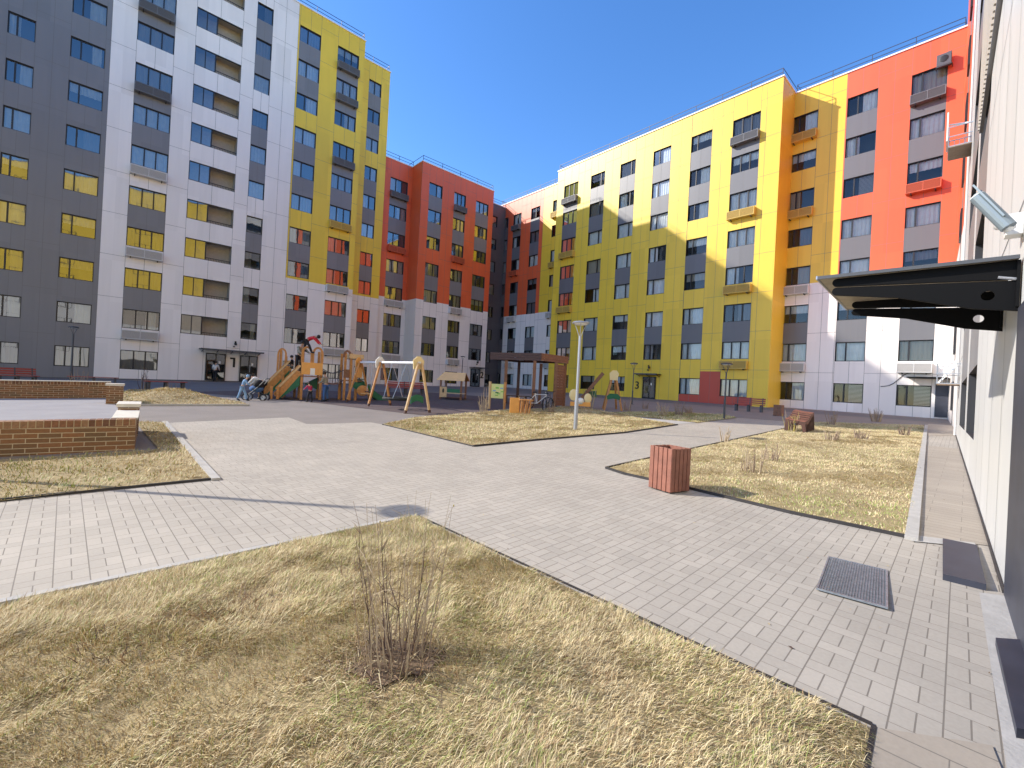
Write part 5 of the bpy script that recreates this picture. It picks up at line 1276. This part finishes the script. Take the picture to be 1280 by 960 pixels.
# pram
pp = g(317, 500); t = thing('pram', 'dark pram with blue seat held by the bending adult', 'pram', (pp.x+.1, pp.y, pp.z), R(10))
for x, y in ((-.35, -.22), (-.35, .22), (.35, -.22), (.35, .22)):
    q = MB(); q.tube([(x+.14*math.cos(k*math.pi/7), y, .14+.14*math.sin(k*math.pi/7)) for k in range(15)], .022, 'rubber', 6); w_ = q.build('wheel', t)
    q = MB(); q.tube([(x, y-.01, .14), (x, y+.01, .14)], .09, 'steel', 8); q.build('rim', w_)
q = MB(); 
for y in (-.22, .22): q.tube([(-.35, y, .14), (.1, y, .55), (.45, y, .95)], .018, 'steel_dark', 6); q.tube([(.35, y, .14), (-.1, y, .5)], .018, 'steel_dark', 6)
q.tube([(.45, -.22, .95), (.45, .22, .95)], .02, 'black', 6); q.build('frame', t)
q = MB(); q.ball((0, 0, .50), (.30, .20, .16), 'cloth_denim'); q.build('seat', t, smooth=True); q = MB(); q.ball((.08, 0, .68), (.22, .22, .22), 'cloth_black'); q.build('hood', t, smooth=True)
# climber in red: feet on the arches, bent forward
pr_ = g(388, 500); S = 1/27.5
def tpt(px, yl, py):
    x = (px-388)*S/1.09; c_, s_ = math.cos(R(30)), math.sin(R(30)); return Vector((pr_.x+x*c_-yl*s_, pr_.y+x*s_+yl*c_, pr_.z+(500-py)*S))
base = tpt(376.5, -.05, 438)
hc = 1.42
Jc = dict(pelvis=(.06, 0, .36), chest=(.24, 0, .47), neck=(.36, 0, .50), head=(.43, .0, .50))
Jc.update(shl=(.30, .10, .47), ell=(.40, .12, .36), wrl=(.50, .10, .27), hal=(.54, .10, .24), shr=(.30, -.10, .47), elr=(.42, -.12, .37), wrr=(.52, -.10, .25), har=(.55, -.10, .22),
          hipl=(.05, .05, .34), knl=(-.02, .07, .18), anl=(-.03, .06, .03), tol=(.05, .06, .01), hipr=(.06, -.05, .34), knr=(.20, -.07, .18), anr=(.27, -.06, -.02), tor=(.35, -.06, -.03))
person(base, R(0), hc, Jc, 'person in a red jacket and black trousers climbing over the top of the tower arches', 'cloth_red', 'cloth_black', 'hair_dark', dz=.0)
sit = dict(pelvis=(0, 0, .12), chest=(.02, 0, .32), neck=(.03, 0, .43), head=(.05, 0, .51))
for s_, sg in (('l', 1), ('r', -1)):
    sit.update({'sh'+s_: (.02, sg*.10, .40), 'el'+s_: (.06, sg*.14, .27), 'wr'+s_: (.16, sg*.12, .22), 'ha'+s_: (.20, sg*.11, .22), 'hip'+s_: (.02, sg*.05, .10), 'kn'+s_: (.22, sg*.06, .16), 'an'+s_: (.30, sg*.06, -.02), 'to'+s_: (.38, sg*.06, -.04)})
person(tpt(366, 1.5, 462), R(200), 1.2, sit, 'child in black sitting at the top of the ramp between the arches', 'cloth_black', 'cloth_grey', 'hair_dark')
person(tpt(373, 1.0, 467), R(-30), 1.62, stand(.08, .04, (.1, .12), (.1, .1)), 'child in a camouflage jacket and cap on the tower deck behind the climber', 'cloth_camo', 'cloth_black', hood='hair_dark')
# someone seen in the lit doorway of entrance one
px_ = sL(267, 470, dL); pw = NL*(dL+.55)+TL*px_
person((pw.x, pw.y, gz(pw.x, pw.y)+.05), R(100), 1.65, stand(.0, .05), 'person in light top and dark trousers standing at the door of entrance one', 'cloth_white', 'cloth_black')

# ------------------------------------------------------------------ bare shrubs
def shrub(loc, n, h, spread, label, mats_=('twig',), r=.006, buds=False, seed=0, base_r=.12, litter=0, cat='shrub', grp='bare winter shrubs'):
    rr = random.Random(seed); t = thing('shrub', label, cat, loc, 0, grp); by_m = {m: MB() for m in mats_}
    bud = MB()
    for i in range(n):
        m = rr.choice(mats_); a = rr.uniform(0, 6.283); b0_ = base_r*math.sqrt(rr.random()); hh_ = h*rr.uniform(.35, 1.0)**.8
        x0, y0 = b0_*math.cos(a), b0_*math.sin(a); lean = spread*rr.uniform(.1, 1); a2 = a+rr.uniform(-.9, .9)
        pts = []; K = 6
        for k in range(K):
            u = k/(K-1); pts.append((x0+lean*u*hh_*math.cos(a2)+rr.gauss(0, .012)*h*u*1.2, y0+lean*u*hh_*math.sin(a2)+rr.gauss(0, .012)*h*u*1.2, -.02+hh_*u))
        rad = [r*(1.25-.95*k/(K-1)) for k in range(K)]; by_m[m].tube(pts, rad, m, 4, False)
        for _ in range(rr.randint(0, 3)):
            k = rr.randint(2, K-2); p = Vector(pts[k]); d = Vector((rr.gauss(0, 1), rr.gauss(0, 1), rr.uniform(.8, 2))).normalized()*h*rr.uniform(.07, .2)
            by_m[m].tube([p, p+d*.6+Vector((0, 0, .01)), p+d], [r*.6, r*.45, r*.25], m, 4, False)
            if buds and rr.random() < .22: by_m[m].ball(p+d, (.004, .004, .007), 'bud', 5, 4)
    for i in range(litter):
        a = rr.uniform(0, 6.283); d = base_r*2.2*math.sqrt(rr.random()); L_ = rr.uniform(.05, .16); a2 = rr.uniform(0, 6.283); m = rr.choice(['straw_brown', 'twig_dark', 'straw_pale'])
        if m not in by_m: by_m[m] = MB()
        z = rr.uniform(.0, .05); x, y = d*math.cos(a), d*math.sin(a); by_m[m].tube([(x, y, z), (x+L_*.5*math.cos(a2), y+L_*.5*math.sin(a2), z+rr.uniform(0, .04)), (x+L_*math.cos(a2), y+L_*math.sin(a2), z)], r*.5, m, 3, False)
    for m, b_ in by_m.items():
        if b_.v: b_.build('stems', t)['kind'] = 'stuff'
    if bud.v: bud.build('buds', t)
    return t
bl = bush.copy(); 
shrub(bl, 46, .95, .34, 'tall many stemmed bare shrub in the middle of the front lawn', ('twig', 'twig_pale', 'twig_pale', 'twig_dark'), .0030, True, 3, .15, 420)
shrub(bl+Vector((.0,.0,.0)), 90, .24, .8, 'dense tuft of short stems and dead stalks at the foot of the tall front shrub', ('twig', 'twig_pale', 'twig_dark', 'straw_brown'), .0026, False, 31, .17, 260)
mu = MB(); N_ = 26; rr = random.Random(5); ring_ = [(bl.x+(.16+.12*rr.random())*math.cos(k*2*math.pi/N_), bl.y+(.13+.10*rr.random())*math.sin(k*2*math.pi/N_)) for k in range(N_)]
mu.poly([(x, y, gz(x, y)+.05) for x, y in ring_], 'mulch'); o_ = mu.build('mulch_patch'); struct(o_, 'stuff'); tag(o_, 'dark soil ring under the tall bare shrub', 'soil')
if o_.data.polygons[0].normal.z < 0: o_.data.flip_normals()
shrub(g(160, 815), 70, .15, 1.2, 'flattened tangle of dead twigs at the left of the front lawn', ('twig_dark', 'straw_brown', 'straw_pale'), .0026, False, 8, .17, 260)
shrub(g(290, 768), 60, .16, 1.0, 'low reddish dead tuft between the flattened tangle and the tall shrub', ('straw_brown', 'twig'), .0026, False, 9, .14, 160)
shrub(g(435, 722), 14, .22, .6, 'small dry tuft just behind the tall front shrub', ('twig', 'straw_brown'), .003, False, 10, .08, 30)
for i, (px, py, n_, h_, sp, lab, mm_) in enumerate([
    (941, 592, 16, .55, .28, 'bare shrub with pale stems nearest the slatted litter bin', ('twig_pale', 'twig')),
    (965, 578, 16, .45, .35, 'second pale bare shrub right behind the nearest one on the right lawn', ('twig_pale', 'twig')),
    (905, 553, 12, .5, .35, 'thin bare shrub at the left edge of the right lawn', ('twig_pale',)),
    (990, 541, 12, .8, .25, 'young shrub with yellowish stems in front of the wave bench', ('twig_pale', 'bud')),
    (1040, 552, 30, .38, .5, 'wide low bare shrub in the middle of the right lawn', ('twig', 'twig_pale')),
    (1075, 550, 26, .42, .5, 'wide low bare shrub right of the middle of the right lawn', ('twig',)),
    (1095, 527, 30, .75, .4, 'tall bare shrub against the white wall below the blinds window', ('twig', 'twig_pale')),
    (1040, 532, 14, .7, .3, 'slim bare shrub left of the tall one by the white wall', ('twig',)),
    (1130, 545, 16, .5, .4, 'bare shrub at the right corner of the right lawn', ('twig', 'twig_dark')),
    (605, 519, 14, 1.25, .22, 'slender bare bush left of the notice board', ('twig_pale',)),
    (648, 516, 24, .8, .35, 'tangled bare bush behind the orange play box', ('twig', 'straw_pale')),
    (736, 511, 26, 1.15, .22, 'tall bare bush just right of the silver lamp', ('twig', 'twig_pale')),
    (690, 517, 18, .5, .45, 'low bare bush at the foot of the pergola boarding', ('twig',)),
    (783, 513, 16, .85, .25, 'bare bush right of the small play frame', ('twig', 'twig_pale')),
    (828, 520, 20, .75, .3, 'bare bush in the far turf in front of entrance three', ('twig', 'twig_pale')),
    (848, 519, 20, .75, .3, 'bare bush in the far turf left of the dark street lamp', ('twig',)),
    (860, 517, 18, .45, .4, 'low reddish bush beside the dark street lamp', ('straw_brown', 'twig')),
    (179, 487, 10, 1.3, .30, 'slim bare bush rising in front of the mound bench', ('twig', 'twig_dark')),
    (213, 491, 10, .5, .4, 'low bare bush on the back of the mound', ('twig',)),
    (98, 487, 10, 1.1, .3, 'bare bush behind the far brick wall', ('twig',)),
    (806, 511, 12, .5, .3, 'bare bush near the foot of the entrance three lamp', ('twig',)),
    ]):
    p = g(px, py); shrub(p, n_, h_, sp, lab, mm_, .006+.0004*p.y, False, 20+i, .12+.3*h_*.3, 0)
lf = MB(); rr = random.Random(11)
for i in range(170):
    if rr.random() < .6: x, y = rr.uniform(-1, 4.5), rr.uniform(2, 8.5)
    else: x, y = rr.uniform(-9, 12), rr.uniform(3, 18)
    a = rr.uniform(0, 6.28); l_ = rr.uniform(.006, .018); wv_ = l_*rr.uniform(.15, .6); z = gz(x, y)+.009
    c_, s_ = math.cos(a), math.sin(a)
    lf.poly([(x-c_*l_, y-s_*l_, z), (x+s_*wv_, y-c_*wv_, z+.004), (x+c_*l_, y+s_*l_, z+.003), (x-s_*wv_, y+c_*wv_, z+.002)], rr.choice(['straw_brown', 'straw', 'mulch', 'twig_dark']))
o_ = lf.build('leaf_litter'); struct(o_, 'stuff'); tag(o_, 'scattered dry leaf bits and straw on the paving', 'leaf litter')
# pruned stump on the right lawn
p = g(1068, 634); shrub((p.x, p.y, p.z+.02), 14, .10, .9, 'reddish cut twigs lying on the right lawn near the kerb', ('straw_brown', 'twig_dark', 'twig'), .004, False, 77, .10, 20)

print('FAR', far_x, far_y, xb, xf, bxx, bzz)
